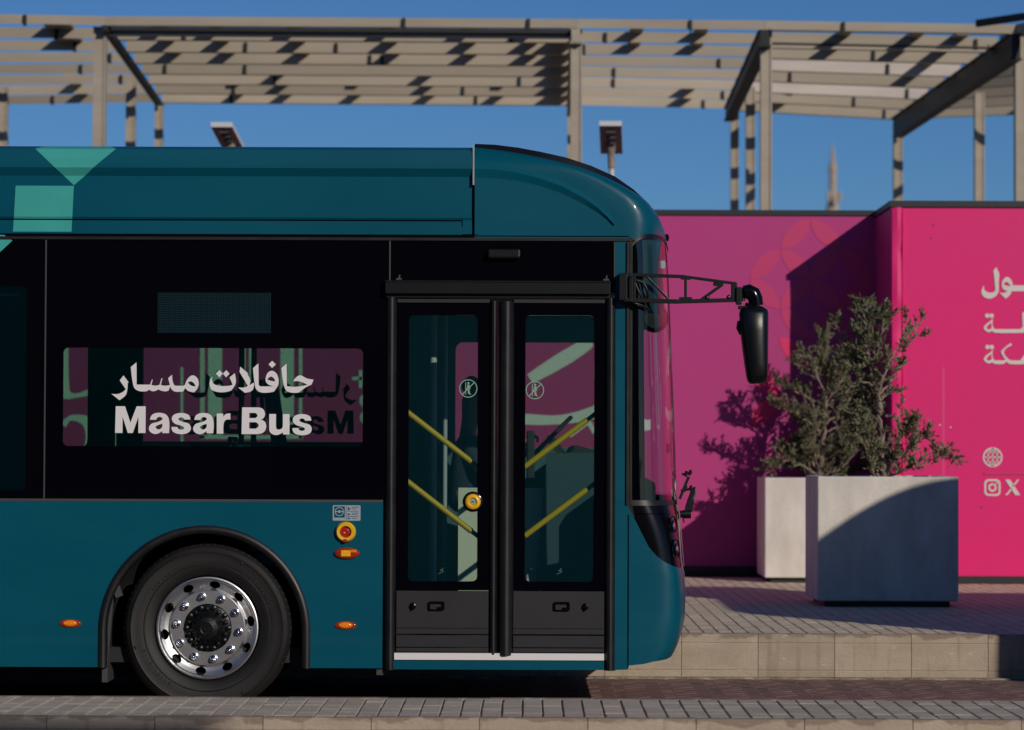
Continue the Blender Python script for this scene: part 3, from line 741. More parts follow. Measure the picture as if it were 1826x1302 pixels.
# rafters lying on the slats; their shade falls across the slat faces
def rafter(i, j, fx, fb, t0=0.0, t1=1.0, w=0.17, up=0.075):
    """between beams i and j at fraction fx (front) and fb (back)"""
    a = lerp(BE[i][0], BE[j][0], fx); b = lerp(BE[i][1], BE[j][1], fb)
    m = MB(); m.bar(lerp(a, b, max(t0, 0.035)) + Vector((0,0,up)), lerp(a, b, t1) + Vector((0,0,up)), w, 0.05)
    m.build('rafter', M['beam'], pg)
for x in (272, 373, 514, 685, 831, 945):
    fx = (x-188)/(1027-188); rafter(1, 2, fx, fx, 0.0, 0.45)
for x in (450, 740):
    fx = (x-188)/(1027-188); rafter(1, 2, fx, fx, 0.6, 1.0, 0.14)
for x in (352, 590, 880):
    fx = (x-188)/(1027-188); rafter(1, 2, fx, fx, 0.84, 1.0, 0.14)
rafter(1, 2, 0.972, 0.972, 0.2, 1.0, 0.34)
for f_ in (0.70, 0.77): rafter(0, 1, f_, f_, 0.0, 0.30)
rafter(0, 1, 0.62, 0.62, 0.72, 1.0)
for f_ in (0.33, 0.68): rafter(2, 3, f_, f_, 0.0, 0.3)
rafter(2, 3, 0.72, 0.72, 0.8, 1.0)
for f_ in (0.35, 0.65): rafter(3, 4, f_, f_, 0.0, 0.3)
rafter(3, 4, 0.84, 0.84, 0.1, 0.6); rafter(3, 4, 0.3, 0.3, 0.85, 1.0)
rafter(4, 5, 0.3, 0.3, 0.7, 1.0)
# hangers: small dark hooks between slats
m = MB()
rr = random.Random(5)
for (i, j, n, w) in specs:
    for k in range(0, n, 1):
        for q in range(2 if i == 1 else 1):
            t = k/(n-1); fx = rr.uniform(0.05, 0.95); p = lerp(lerp(BE[i][0], BE[i][1], t), lerp(BE[j][0], BE[j][1], t), fx)
            m.box(p.x-0.02, p.x+0.02, p.y-0.05, p.y-0.02, p.z-0.09, p.z+0.05)
m.build('slat_clips', M['darkbeam'], pg, kind='stuff')
# posts
def post(p, w, mt, ztop=HR-0.05):
    m = MB(); m.box(p.x-w/2, p.x+w/2, p.y-w/2, p.y+w/2, 0, ztop)
    for s_ in (-1, 1): m.box(p.x+s_*w/2-0.012, p.x+s_*w/2+0.012, p.y-w/2-0.015, p.y+w/2+0.015, 0, ztop)
    m.build('post', mt, pg)
def ppost(x, y, w, back):
    p = pz(x, y, HR); post(p, w, M['beam'])
for x, y, w in ((179, 42, .13), (1028, 46, .12), (1366, 50, .12), (1820, 60, .13)): ppost(x, y, w, False)
for x, y, w in ((6, 150, .11), (234, 140, .11), (284, 176, .10), (1310, 192, .10), (1338, 150, .11), (1601, 205, .12), (1746, 160, .12), (1018, 183, .08)): ppost(x, y, w, True)
# dark fascia going off to the right
a = pz(1742, 42, HR); b = a + Vector((4.2, -5.2, 0.0))
m = MB(); m.bar(a, b, 0.05, 0.09); m.build('fascia', M['darkbeam'], pg)

# ------------------------------------------------------------------ lamps
def lamp(x0, x1, ytop, ybot, lean, label, D=33.0):
    a = px(x0, ytop, D); b = px(x1, ytop, D); w = b.x - a.x
    base = Vector(((a.x+b.x)/2 + lean*0.9, D, 0))
    r = root('street_lamp', (base.x, D, 0), label, 'street lamp', 'solar street lamps')
    hgt = a.z - px(x0, ybot, D).z; L = 0.55
    # head: a slab tilted so that its underside shows
    z1 = a.z; c = MB(); zb = z1 - hgt; t = 0.055
    v = []
    for (yy, zz, sh) in ((D-0.30, z1, 0), (D-0.30, z1-t, 0), (D+0.28, zb, lean), (D+0.28, zb+t, lean)):
        v += [(a.x+sh, yy, zz), (b.x+sh, yy, zz)]
    c.add(v, [(0,1,3,2),(6,4,5,7),(0,6,7,1),(0,2,4,6),(1,7,5,3)], 0)
    c.add([v[2], v[3], v[5], v[4]], [(0,1,2,3)], 1)
    hd = c.build('lamp_head', [M['lampgrey'], M['lampred']], r)
    for k in range(3):
        m = MB(); f = 0.18 + k*0.2; p0 = Vector(v[2]).lerp(Vector(v[4]), f); p1 = Vector(v[3]).lerp(Vector(v[5]), f)
        m.bar(p0.lerp(p1, .3)+Vector((0,-.008,-.012)), p0.lerp(p1, .72)+Vector((0,-.008,-.012)), 0.03, 0.02)
        m.build('led_strip', M['seam'], hd)
    m = MB(); pxx = base.x
    m.tube([(pxx, D+0.15, 0), (pxx, D+0.15, zb-0.18)], 0.03, 12); m.tube([(pxx, D+0.15, zb-0.18), (pxx-0.01, D+0.15, zb+0.04)], 0.04, 12, m=1)
    m.tube([(pxx-0.01, D+0.15, zb), (pxx-0.01, D+0.12, zb+0.1)], [0.05, 0.06], 10, m=1)
    m.build('pole', [M['lampgrey'], M['bark']], r, smooth=40)
lamp(381, 419, 223, 262, 0.075, 'solar street lamp just showing over the flat roof of the bus')
lamp(1067.5, 1107, 221, 270, 0.03, 'solar street lamp on a white pole above the curved front of the bus')

# ------------------------------------------------------------------ far tower
TD = 1500.0; tb = px(1485, 376, TD)
tw = root('tower', (tb.x, TD, 0), 'distant sandy stone tower with slender spire rising above the hoarding', 'tower')
def tz(y): return px(1485, y, TD).z
k_ = TD/F
prof = [(17*k_*2.2, 0), (17*k_*2.2, tz(400)), (17*k_, tz(385)), (15*k_, tz(374)), (13.5*k_, tz(368)), (10*k_, tz(358)), (11*k_, tz(352)), (11*k_, tz(346)), (8*k_, tz(342)), (8.2*k_, tz(310)), (9.5*k_, tz(303)), (9.5*k_, tz(297)), (6*k_, tz(292)), (6*k_, tz(287))]
m = MB(); m.lathe([(r_*0.82, z) for r_, z in prof], (tb.x, TD, 0), 8, axis='Z'); m.build('shaft', M['tower'], tw)
m = MB(); m.lathe([(4.2*k_, tz(287)), (3*k_, tz(276)), (3.3*k_, tz(270)), (1.6*k_, tz(263)), (0.9*k_, tz(258)), (0.2*k_, tz(253))], (tb.x, TD, 0), 8, axis='Z'); m.build('spire', M['tower'], tw)
for s_ in (-1, 1):
    m = MB(); m.lathe([(3.2*k_, tz(362)), (3.4*k_, tz(350)), (0.4*k_, tz(341))], (tb.x + s_*9.5*k_, TD-8, 0), 8, axis='Z')
    m.build('turret', M['tower'], tw)

# ------------------------------------------------------------------ low building behind the viewer (its shade lies on the near kerb)
bl = root('building', (-14, -8, 0), 'plain beige two storey building behind the viewer, shading the near kerb', 'building')
BX1 = -1.42 + 0.62*(NE + 3.0)
zt = 0.262 + 0.45*(NE + 3.0)
m = MB(); m.box(-45, BX1, -14, -3, 0, zt - 0.3); m.build('wall', M['wallrender'], bl)
m = MB(); m.box(-45.2, BX1 + 0.0, -14.2, -3.0, zt-0.3, zt); m.build('roof', M['wallrender'], bl)
wm = MB(); wm.box(-0.7, 0.7, -0.02, 0.03, -0.9, 0.9); wme = wm.mesh('window', M['darkpane'])
for zc in (1.9, 5.2):
    for k in range(18):
        o = bpy.data.objects.new('window', wme); COL.objects.link(o); o.parent = bl; o.location = (-43 + k*2.9 + 14, -3 + 8 + 0.0, zc)
# ------------------------------------------------------------------ the bus
YN, YF = BD, BD + 2.55
YM = (YN + YF) / 2
bus = root('city_bus', (-5.0, YM, 0), 'teal and black low floor city bus standing between the two pavements, front to the right', 'bus', 'teal city buses')
Z0 = bz(1191.5)                 # skirt bottom
ZW = bz(895)                    # bottom of glazing
ZG = bz(428)                    # top of glazing
ZR = bz(418)                    # bottom of roof fairing
ZT = bz(260)                    # roof
XR = -11.1                      # rear
X0 = bx(683.5)                  # rear edge of the door surround
wc = (bx(370), YN + 0.06, bz(1122))
# lower side panel with the wheel arch cut out
ax, az, ar = bx(366.5), bz(1127), (bx(555) - bx(178)) / 2
def arch(cx): return [(cx + ar, Z0)] + arc(cx, az, ar, 0, 180, 40) + [(cx - ar, Z0)]
RWX = -8.2
out = [(XR+0.25, Z0), (RWX - ar, Z0)] + arch(RWX)[::-1][1:-1] + [(RWX + ar, Z0)] + [(ax - ar, Z0)] + arch(ax)[::-1][1:-1] + [(ax + ar, Z0), (X0, Z0), (X0, ZW), (XR+0.25, ZW)]
m = MB(); m.prism([out], YN, YN + 0.03); m.build('side_panel', M['teal'], bus)
for cx in (ax, RWX):
    m = MB()
    a_o = [(cx + ar, Z0-0.002)] + arc(cx, az, ar, 0, 180, 48) + [(cx - ar, Z0-0.002)]
    k = len(a_o); r2 = ar - 0.048
    a_i = [(cx + r2, Z0-0.002)] + arc(cx, az, r2, 0, 180, 48) + [(cx - r2, Z0-0.002)]
    v = []
    for (o_, i_) in zip(a_o, a_i):
        v += [(o_[0], YN-0.006, o_[1]), (o_[0]*0.7+i_[0]*0.3, YN-0.022, o_[1]*0.7+i_[1]*0.3), (o_[0]*0.25+i_[0]*0.75, YN-0.018, o_[1]*0.25+i_[1]*0.75), (i_[0], YN-0.004, i_[1]), (i_[0], YN+0.06, i_[1])]
    f = []
    for q in range(k-1):
        for w in range(4): f.append((q*5+w, q*5+w+1, (q+1)*5+w+1, (q+1)*5+w))
    m.add(v, f); m.build('wheel_arch_trim', M['rubber'], bus, smooth=60)
    m = MB(); v = []; f = []                      # dark wheel housing
    for (i_) in a_i: v += [(i_[0], YN+0.05, i_[1]), (i_[0], YN+0.75, i_[1])]
    for q in range(k-1): f.append((q*2, q*2+1, q*2+3, q*2+2))
    m.add(v, f); m.box(cx-ar, cx+ar, YN+0.74, YN+0.76, Z0, az+ar); m.build('wheel_housing', M['dark'], bus)
# panel seams on the lower side
m = MB(); m.box(XR+0.25, X0, YN-0.002, YN+0.01, ZW-0.002, ZW+0.012); m.build('waist_seam', M['seam'], bus)
# mud flap
mf = MB(); mf.bar((bx(199), YN+0.03, bz(1065)), (bx(190), YN+0.05, bz(1170)), 0.02, 0.03, up=(1,0,0)); mf.box(bx(184), bx(194), YN+0.02, YN+0.3, bz(1219), bz(1168))
mf.bar((bx(205), YN+0.03, bz(1040)), (bx(214), YN+0.03, bz(1066)), 0.04, 0.04)
mf.build('mud_flap', M['seam'], bus)

# wheels
def wheel(cx, cy, cz, mirror=False):
    s = -1 if mirror else 1
    c = (cx, cy, cz)
    R = (bx(524) - bx(224)) / 2
    hubm = MB()
    hubm.lathe([(0.001, s*-0.055), (0.030, s*-0.055), (0.035, s*-0.058), (0.062, s*-0.052), (0.075, s*-0.02), (0.10, s*0.005), (0.132, s*0.02), (0.134, s*0.08)], c, 40)
    w = hubm.build('wheel', M['satin'], bus, smooth=30)
    t = MB()
    pr = [(0.290, 0.02), (0.296, 0.000), (0.31, -0.012), (0.34, -0.030), (0.352, -0.032), (0.354, -0.036), (0.358, -0.033), (0.39, -0.040), (0.42, -0.038), (0.428, -0.042), (0.432, -0.036), (0.448, -0.028), (0.458, -0.018), (R-0.008, 0.0), (R, 0.016)]
    pr = [(a*R/0.474 if a > 0.3 else a, s*b) for a, b in pr]
    for g_ in range(4):
        y0 = 0.02 + g_*0.062; pr += [(R, s*(y0+0.002)), (R, s*(y0+0.045)), (R-0.012, s*(y0+0.048)), (R-0.012, s*(y0+0.058))]
    pr += [(R-0.005, s*0.27), (0.30, s*0.28), (0.29, s*0.25)]
    t.lathe(pr, c, 96)
    for k in range(72):                       # shoulder sipes
        a = 2*math.pi*k/72; d = Vector((math.cos(a), 0, math.sin(a))); tt = Vector((-math.sin(a), 0, math.cos(a)))
        p = Vector(c) + d*(R-0.014) + Vector((0, s*-0.004, 0)); t.bar(p - d*0.010, p + d*0.0135 + Vector((0, s*0.004, 0)), 0.002, 0.004, up=tuple(tt))
    for a in (62, 195, 300):                  # wear bumps on the side wall
        q = math.radians(a); p = Vector(c) + Vector((math.cos(q)*0.415, s*-0.040, math.sin(q)*0.415))
        t.lathe([(0.001, s*-0.006), (0.007, s*-0.004), (0.010, 0.0)], tuple(p), 12)
    for rr_, a0, a1 in ((0.372, 100, 150), (0.372, 200, 245), (0.372, 20, 60), (0.405, 120, 140), (0.405, 260, 300)):   # raised side wall marking bars
        for k in range(int((a1-a0)/4)):
            q = math.radians(a0 + k*4); p = Vector(c) + Vector((math.cos(q)*rr_, s*-0.0385, math.sin(q)*rr_)); d = Vector((math.cos(q), 0, math.sin(q)))
            t.bar(p - d*0.008, p + d*0.008, 0.004 + 0.006*(k % 3 == 0), 0.003, up=(0,1,0))
    t.build('tyre', M['tyre'], w, origin=ROOTLOC[bus.name], smooth=35)
    # rim: polished disc with ten oval hand holes
    r = MB(); n = 160; P_ = [(0.290, -0.004), (0.288, -0.016), (0.282, -0.018), (0.278, -0.010), (0.274, -0.008), (0.270, -0.002), (0.267, 0.012), (0.245, 0.026), (0.224, 0.034), (0.218, 0.026), (0.213, 0.014), (0.207, 0.010), (0.136, 0.010), (0.134, 0.05)]
    hole_r0, hole_r1 = 0.207, 0.261
    def ring_y(rr_):
        for (a, b), (c_, d_) in zip(P_, P_[1:]):
            if c_ <= rr_ <= a: return b + (d_-b)*(a-rr_)/(a-c_+1e-9)
        return 0
    radii = [p[0] for p in P_[:6]] + [0.267, 0.262, 0.257, 0.252, 0.247, 0.242, 0.237, 0.232, 0.228, 0.224] + [0.218, 0.213, 0.210, 0.207, 0.180, 0.156, 0.136, 0.134]
    v = []; f = []
    def inhole(rr_, q):
        for h in range(10):
            ha = math.radians(81 + 36*h); dq = (q - ha + math.pi) % (2*math.pi) - math.pi
            if (dq*0.246/0.030)**2 + ((rr_-0.246)/0.0205)**2 < 1: return True
        return False
    # snap vertices near hole outlines for clean ovals
    for rr_ in radii:
        for j in range(n):
            q = 2*math.pi*j/n; ra, qa = rr_, q
            for h in range(10):
                ha = math.radians(81 + 36*h); dq = (q - ha + math.pi) % (2*math.pi) - math.pi
                u, vv = dq*0.246/0.030, (rr_-0.246)/0.0205; e = math.hypot(u, vv)
                if 0.72 < e < 1.25: u /= e; vv /= e; qa = ha + u*0.030/0.246; ra = 0.246 + vv*0.0205
            v.append((cx + ra*math.cos(qa), cy + s*ring_y(ra), cz + ra*math.sin(qa)))
    for i in range(len(radii)-1):
        for j in range(n):
            j2 = (j+1) % n; q = 2*math.pi*(j+0.5)/n; rm = (radii[i]+radii[i+1])/2
            ids = (i*n+j, (i+1)*n+j, (i+1)*n+j2, i*n+j2)
            cc = [v[z] for z in ids]; mx_ = sum(p[0] for p in cc)/4 - cx; mz_ = sum(p[2] for p in cc)/4 - cz
            if inhole(math.hypot(mx_, mz_), math.atan2(mz_, mx_)): continue
            f.append(ids)
    r.add(v, f)
    r.lathe([(0.262, s*0.03), (0.262, s*0.22), (0.1, s*0.22)], c, 48, m=1)
    r.build('rim', [M['alu'], M['dark']], w, origin=ROOTLOC[bus.name], smooth=32)
    nm = MB(); nm.lathe([(0.0005, s*-0.046), (0.007, s*-0.044), (0.012, s*-0.037), (0.0135, s*-0.030), (0.017, s*-0.027), (0.018, s*-0.012), (0.023, s*-0.010), (0.0245, s*-0.004), (0.0245, s*0.004)], (0, s*0.012, 0), 20)
    nme = nm.mesh('lug_nut', M['chrome'], smooth=40)
    O = ROOTLOC[bus.name]
    for k in range(10):
        q = math.radians(101 + 36*k); o = bpy.data.objects.new('lug_nut', nme); COL.objects.link(o); o.parent = w
        o.location = (cx + 0.178*math.cos(q) - O[0], cy - O[1], cz + 0.178*math.sin(q) - O[2])
    hc = MB()   # hub detail: ribs and small bolts round the cap
    for k in range(10):
        q = math.radians(18 + 36*k); d = Vector((math.cos(q), 0, math.sin(q)))
        hc.bar(Vector(c) + d*0.05 + Vector((0, s*-0.052, 0)), Vector(c) + d*0.092 + Vector((0, s*-0.012, 0)), 0.007, 0.012, up=(0, s*-1, 0))
        p = Vector(c) + d*0.108
        hc.lathe([(0.001, s*-0.026), (0.010, s*-0.024), (0.013, s*-0.008), (0.015, s*0.01)], tuple(p), 10)
        q2 = q + math.radians(18); p = Vector(c) + Vector((math.cos(q2), 0, math.sin(q2)))*0.118
        hc.lathe([(0.001, s*-0.008), (0.014, s*-0.004), (0.018, s*0.02)], tuple(p), 10)
    hc.bar(Vector(c)+Vector((-.014, s*-0.0565, -.014)), Vector(c)+Vector((.014, s*-0.0565, -.014)), 0.004, 0.004); hc.bar(Vector(c)+Vector((-.014, s*-0.0565, .014)), Vector(c)+Vector((.014, s*-0.0565, .014)), 0.004, 0.004)
    hc.bar(Vector(c)+Vector((-.014, s*-0.0565, -.014)), Vector(c)+Vector((-.014, s*-0.0565, .014)), 0.004, 0.004); hc.bar(Vector(c)+Vector((.014, s*-0.0565, -.014)), Vector(c)+Vector((.014, s*-0.0565, .014)), 0.004, 0.004)
    hc.build('hub_cap', M['satin'], w, origin=ROOTLOC[bus.name], smooth=30)
    return w
wheel(*wc)
wheel(RWX, YN + 0.06, wc[2])
wheel(wc[0], YF - 0.06, wc[2], True)
wheel(RWX, YF - 0.06, wc[2], True)

# ---- glazing band on the near side: black glass sheets with clear windows let in
def bq(x0, y0, x1, y1): return (bx(x0), bz(y1), bx(x1), bz(y0))
def wpane(name, x0, y0, x1, y1, r, mt, y=YN+0.008, parent=None):
    a, b, c, d = bq(x0, y0, x1, y1); m = MB(); m.prism([rrect(a, c, b, d, r)], y, y + 0.006); return m.build(name, mt, parent or bus)
seam = bx(79.0)
W1 = rrect(bx(111.5), bx(646.5), bz(797), bz(621.5), 0.03)
LED = [(bx(279), bz(595)), (bx(481.5), bz(595)), (bx(481.5), bz(523)), (bx(279), bz(523))]
g1 = MB(); g1.prism([[(seam+0.005, ZW+0.012), (bx(694), ZW+0.012), (bx(694), ZG), (seam+0.005, ZG)], W1], YN+0.002, YN+0.014); g1 = g1.build('black_glazing', M['blackglass'], bus)
W0 = rrect(bx(47)-1.5, bx(46.5), bz(877), bz(511), 0.03)
g0 = MB(); g0.prism([[(bx(47)-1.75, ZW+0.012), (seam-0.003, ZW+0.012), (seam-0.003, ZG), (bx(47)-1.75, ZG)], W0], YN+0.002, YN+0.014); g0 = g0.build('black_glazing', M['blackglass'], bus)
m = MB(); m.box(seam-0.003, seam+0.005, YN-0.001, YN+0.01, ZW+0.01, ZG); m.box(seam-0.003, bx(694), YN-0.001, YN+0.004, ZG, ZG+0.005); m.build('glazing_seam', M['seam'], bus)
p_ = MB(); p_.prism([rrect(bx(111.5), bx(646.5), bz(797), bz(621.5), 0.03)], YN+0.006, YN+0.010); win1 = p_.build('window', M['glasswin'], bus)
p_ = MB(); p_.prism([rrect(bx(47)-1.5, bx(46.5), bz(877), bz(511), 0.03)], YN+0.006, YN+0.010); p_.build('window', glass('dark_window_glass', (0.30,0.50,0.55), sheen=0.014), bus)
# rear windows out of frame
for k in range(4):
    xa = bx(47)-1.76 - 1.72*(k+1)
    m = MB(); m.box(xa, xa+1.715, YN+0.002, YN+0.014, ZW+0.012, ZG); m.build('black_glazing', M['blackglass'], bus)
m = MB(); m.box(XR+0.25, bx(47)-1.76-1.72*4-0.003, YN+0.002, YN+0.02, ZW+0.012, ZG); m.build('rear_quarter', M['teal'], bus)
led = MB(); led.prism([LED], YN-0.001, YN+0.0015); led.build('led_display', M['led'], bus)
# lettering on the window
R5 = (8.137, 190, 630); R6 = (8.135, 370, 630)
GA = "625,975 660,900s 760,873s 862,902s 903,985s 903,1168 806,1168 806,1138 712,1182s 630,1150s 612,1090s 650,1032s 740,1006s 806,968s 795,942s 762,933s 728,948s 718,975"
GAH = "806,1032 800,1085s 752,1115s 708,1082s 745,1052s"
GS = "1213,970 1188,905s 1085,875s 975,900s 943,965s 985,1028s 1080,1060s 1122,1092s 1080,1118s 1035,1102s 1025,1078 938,1078 965,1150s 1080,1182s 1190,1155s 1220,1090s 1188,1030s 1090,1000s 1040,966s 1075,938s 1110,950s 1125,970"
d2 = 643/8.137
TXT = [
    [sl("128,780 262,780 342,1018 432,780 562,780 562,1168 458,1168 458,930 378,1168 305,1168 228,930 228,1168 120,1168", *R5)],
    [sl(GA, *R5), sl(GAH, *R5)], [sl(GS, *R5)],
    [sl(GA, 8.137, 190+d2, 630), sl(GAH, 8.137, 190+d2, 630)],
    [sl("130,882 222,882 226,930 262,888s 328,878 328,968 260,975s 232,1025s 228,1172 132,1172", *R6)],
    [sl("498,790 700,790 790,806s 830,872s 815,938s 772,968 830,1000s 848,1075s 810,1152s 700,1178 492,1178", *R6), sl("602,870 690,870 722,908s 690,945 602,945", *R6), sl("602,1005 700,1005 740,1050s 700,1098 602,1098", *R6)],
    [sl("892,885 990,885 990,1060 1000,1098s 1035,1112s 1080,1088s 1090,1050 1090,885 1187,885 1187,1180 1092,1180 1092,1150 1000,1190s 912,1158s 892,1080", *R6)],
    [sl(GS, 8.137, 190+215.7, 631.2)],
    [sl("237,332 315,437 296,440 298,480s 290,560s 270,620s 180,693 62,600 160,602s 235,568s 270,530 182,405", *R5)],
    [sl("424,142 428,465 625,465 650,390 662,392 642,468 705,480s 762,465 790,370 803,375 778,468 840,480s 912,470 885,370 943,320 948,400s 975,470s 1010,480 1110,480 1132,465 1168,380s 1240,328s 1310,370s 1330,450s 1310,520s 1265,575 1180,556s 1135,512 1105,562 990,566s 940,535s 915,490 892,552 830,562s 742,535 670,562s 610,538 575,562 470,560s 400,520s 370,430s 342,210", *R5), sl("1170,435 1215,415s 1258,440s 1285,487 1225,478s", *R5)],
    [sl("62,342 58,400s 90,455s 180,480s 300,478s 358,462 312,355 388,295 405,400s 395,460s 340,545 260,568s 160,570s 60,540s 25,470s 30,400s", *R6)],
    [[(370+a/8.135, 630+b/8.135) for a, b in ((112,302),(165,250),(214,300),(165,355))]], [[(370+a/8.135, 630+b/8.135) for a, b in ((216,303),(263,250),(312,302),(262,355))]],
    [sl("468,200 585,300 570,303 612,385s 614,425s 598,468 664,430 666,490s 635,550s 535,578 435,500 520,502s 580,480 456,275", *R6)],
    [sl("730,150 736,465 765,485 985,483 900,468s 845,425s 838,360s 870,285s 930,258s 995,300s 1025,390s 1018,470 960,560 900,572 770,572s 700,525s 675,430s 652,220", *R6), sl("858,385 910,342s 955,365s 975,412 920,405s", *R6)],
    [[(370+a/8.135, 630+b/8.135) for a, b in ((877,165),(930,112),(983,165),(930,218))]],
    [sl("1138,155 1145,480 1290,488s 1445,458 1320,408s 1238,412 1275,355s 1340,323s 1430,365s 1533,385 1500,460 1475,466 1400,510s 1320,572 1220,575s 1140,545s 1100,460s 1065,220", *R6)],
]
def decal(name, groups, mt, f, y0, y1, parent):
    m = MB()
    for grp in groups:
        m.prism([[f(*p) for p in l] for l in grp], y0, y1)
        if name in ('letter', 'letter_film'): o = m.build(name, mt, parent, origin=ROOTLOC[bus.name]); m = MB()
    return m.build(name, mt, parent, origin=ROOTLOC[bus.name]) if m.v else o
decal('letter', TXT, M['white'], lambda x, y: (bx(x), bz(y)), YN+0.0035, YN+0.0055, win1)
# the same words on the far window, seen from behind
xm = bx(203) + (px(631, 780, YF).x)          # mirror so that M ends at x = 631
decal_far = lambda x, y: (px(631, 780, YF).x - (bx(x) - bx(205)), bz(y) + 0.012)

# ---- roof fairing
fz = [(YN+0.0, ZR), (YN+0.0, bz(393)), (YN+0.008, bz(391)), (YN+0.002, bz(388)), (YN+0.0, bz(315)), (YN-0.030, bz(301)), (YN-0.028, bz(285)), (YN-0.018, bz(268)), (YN+0.02, bz(263)), (YN+0.08, ZT)]
xe = bx(840)
def strip(prof, x0, x1, name, mt, parent=bus, thick=None):
    m = MB(); k = len(prof); v = [(x, y, z) for x in (x0, x1) for y, z in prof]
    f = [(i, i+1, k+i+1, k+i) for i in range(k-1)]
    m.add(v, f); return m.build(name, mt, parent, smooth=20)
strip(fz, XR+0.25, xe, 'roof_fairing', M['teal'])
m = MB(); m.box(XR, bx(845), YN+0.08, YF-0.08, ZT-0.05, ZT); m.build('roof', M['teal'], bus)
m = MB(); m.box(bx(-150), bx(541), YN+0.25, YF-0.3, ZT, ZT+0.012); m.build('roof_pod', M['teal'], bus)
m = MB(); m.box(XR+0.3, bx(823), YN-0.002, YN+0.006, bz(394.2), bz(391.6)); m.box(bx(822), bx(823.5), YN-0.002, YN+0.006, bz(404), bz(392)); m.box(bx(822.5), bx(851), YN-0.001, YN+0.004, bz(418)+0.0, bz(417)); m.build('fairing_seam', M['blackgloss'], bus)
m = MB(); m.box(bx(840.5), bx(842.5), YN-0.004, YN+0.02, bz(386), bz(330)); m.build('fairing_gap', M['blackgloss'], bus)
m = MB(); m.box(bx(841.2), bx(844), YN-0.032, YN+0.02, bz(330), bz(259)); m.build('fairing_lip', M['sticker'], bus)
# turquoise graphics follow the fairing surface
def fair_y(z):
    for (y0, z0), (y1, z1) in zip(fz, fz[1:]):
        if z0 <= z <= z1: return y0 + (y1-y0)*(z-z0)/(z1-z0)
    return fz[-1][0]
def graphic(pts, name):
    """pts in photo pixels; cut in thin bands that follow the fairing"""
    zs = sorted(set([bz(y) for y in range(258, 420, 3)] + [q[1] for q in fz]))
    P = [(bx(x), bz(y)) for x, y in pts]; m = MB()
    def span(z):
        xs = []
        for i in range(len(P)):
            (xa, za), (xb, zb) = P[i], P[(i+1) % len(P)]
            if (za - z)*(zb - z) < 0 or (za == z) != (zb == z):
                if abs(zb-za) > 1e-9: xs.append(xa + (xb-xa)*(z-za)/(zb-za))
        return (min(xs), max(xs)) if len(xs) > 1 else None
    lo = min(p[1] for p in P); hi = max(p[1] for p in P)
    zz = [lo+1e-4] + [z for z in zs if lo+1e-3 < z < hi-1e-3] + [hi-1e-4]
    for za, zb in zip(zz, zz[1:]):
        a = span(za); b = span(zb)
        if a and b: m.add([(a[0], fair_y(za)-0.0015, za), (a[1], fair_y(za)-0.0015, za), (b[1], fair_y(zb)-0.0015, zb), (b[0], fair_y(zb)-0.0015, zb)], [(0,1,2,3)])
    m.build(name, M['aqua'], bus)
graphic([(59, 267), (75, 261), (190, 261), (204, 267), (128, 332)], 'aqua_graphic')
graphic([(24, 333), (128, 333), (124.5, 415), (20, 415)], 'aqua_graphic')
m = MB(); m.prism([[(bx(-40), bz(421)), (bx(4), bz(421)), (bx(19), bz(431)), (bx(-14), bz(462)), (bx(-60), bz(440))]], YN-0.0015, YN+0.001); m.build('aqua_graphic', M['aqua'], bus)
# trim between fairing and glazing
m = MB(); m.box(XR+0.25, bx(1128), YN-0.008, YN+0.02, bz(428.5), bz(423.5)); m.build('gutter_trim', M['rubber'], bus)
m = MB(); m.box(XR+0.25, bx(850), YN+0.003, YN+0.02, bz(423.5), ZR+0.001); m.build('gutter_gap', M['blackgloss'], bus)
# aerial blister over the front door
m = MB(); m.prism([[(bx(694), bz(501)), (bx(1095), bz(501)), (bx(1095), ZG), (bx(694), ZG)]], YN+0.0, YN+0.014); m.build('door_header_glass', M['blackglass'], bus)
m = MB(); m.box(bx(692.5), bx(695), YN-0.003, YN+0.01, bz(500), bz(429)); m.box(bx(1094), bx(1096.5), YN-0.003, YN+0.01, bz(497), bz(430)); m.build('header_seam', M['seam'], bus)
m = MB(); m.box(bx(868), bx(927), YN-0.05, YN+0.0, bz(461), bz(444)); m.build('camera_housing', M['satin'], bus, bevel=0.012)
# door header rail
m = MB(); m.box(bx(686), bx(1087), YN-0.05, YN+0.02, bz(524), bz(503)); m.box(bx(686), bx(1087), YN-0.055, YN-0.02, bz(503.5), bz(500.5)); m.box(bx(688), bx(1087), YN-0.02, YN+0.02, bz(531), bz(524)); m.build('door_rail', M['satin'], bus, bevel=0.003)
for x in (710, 1080):
    m = MB(); m.box(bx(x-5), bx(x+5), YN-0.012, YN, bz(499), bz(496)); m.tube([(bx(x), YN-0.006, bz(497)), (bx(x+1), YN-0.006, bz(490))], 0.006, 8); m.build('rail_bolt', M['seam'], bus)
# pillars
def pillar(x0, x1, y0, y1, name='door_pillar', dep=0.05, y=YN-0.03, mt='rubber'):
    m = MB(); a, c = bx(x0), bx(x1); za, zb = bz(y1), bz(y0); v = []; n = 8
    for z in (za, zb):
        for k in range(n+1):
            t = k/n; v.append((a + (c-a)*t, y + dep*(1 - math.sin(math.pi*t)**0.6), z))
    f = [(k, k+1, n+2+k, n+1+k) for k in range(n)]
    m.add(v, f); return m.build(name, M[mt], bus, smooth=60)
pillar(686, 708, 530, 1194); pillar(1078, 1099, 530, 1194)
pillar(872, 889, 536, 1166, mt='rubber', name='door_edge_seal', y=YN-0.025); pillar(889, 916, 537, 1167, name='door_edge_seal', y=YN-0.045)
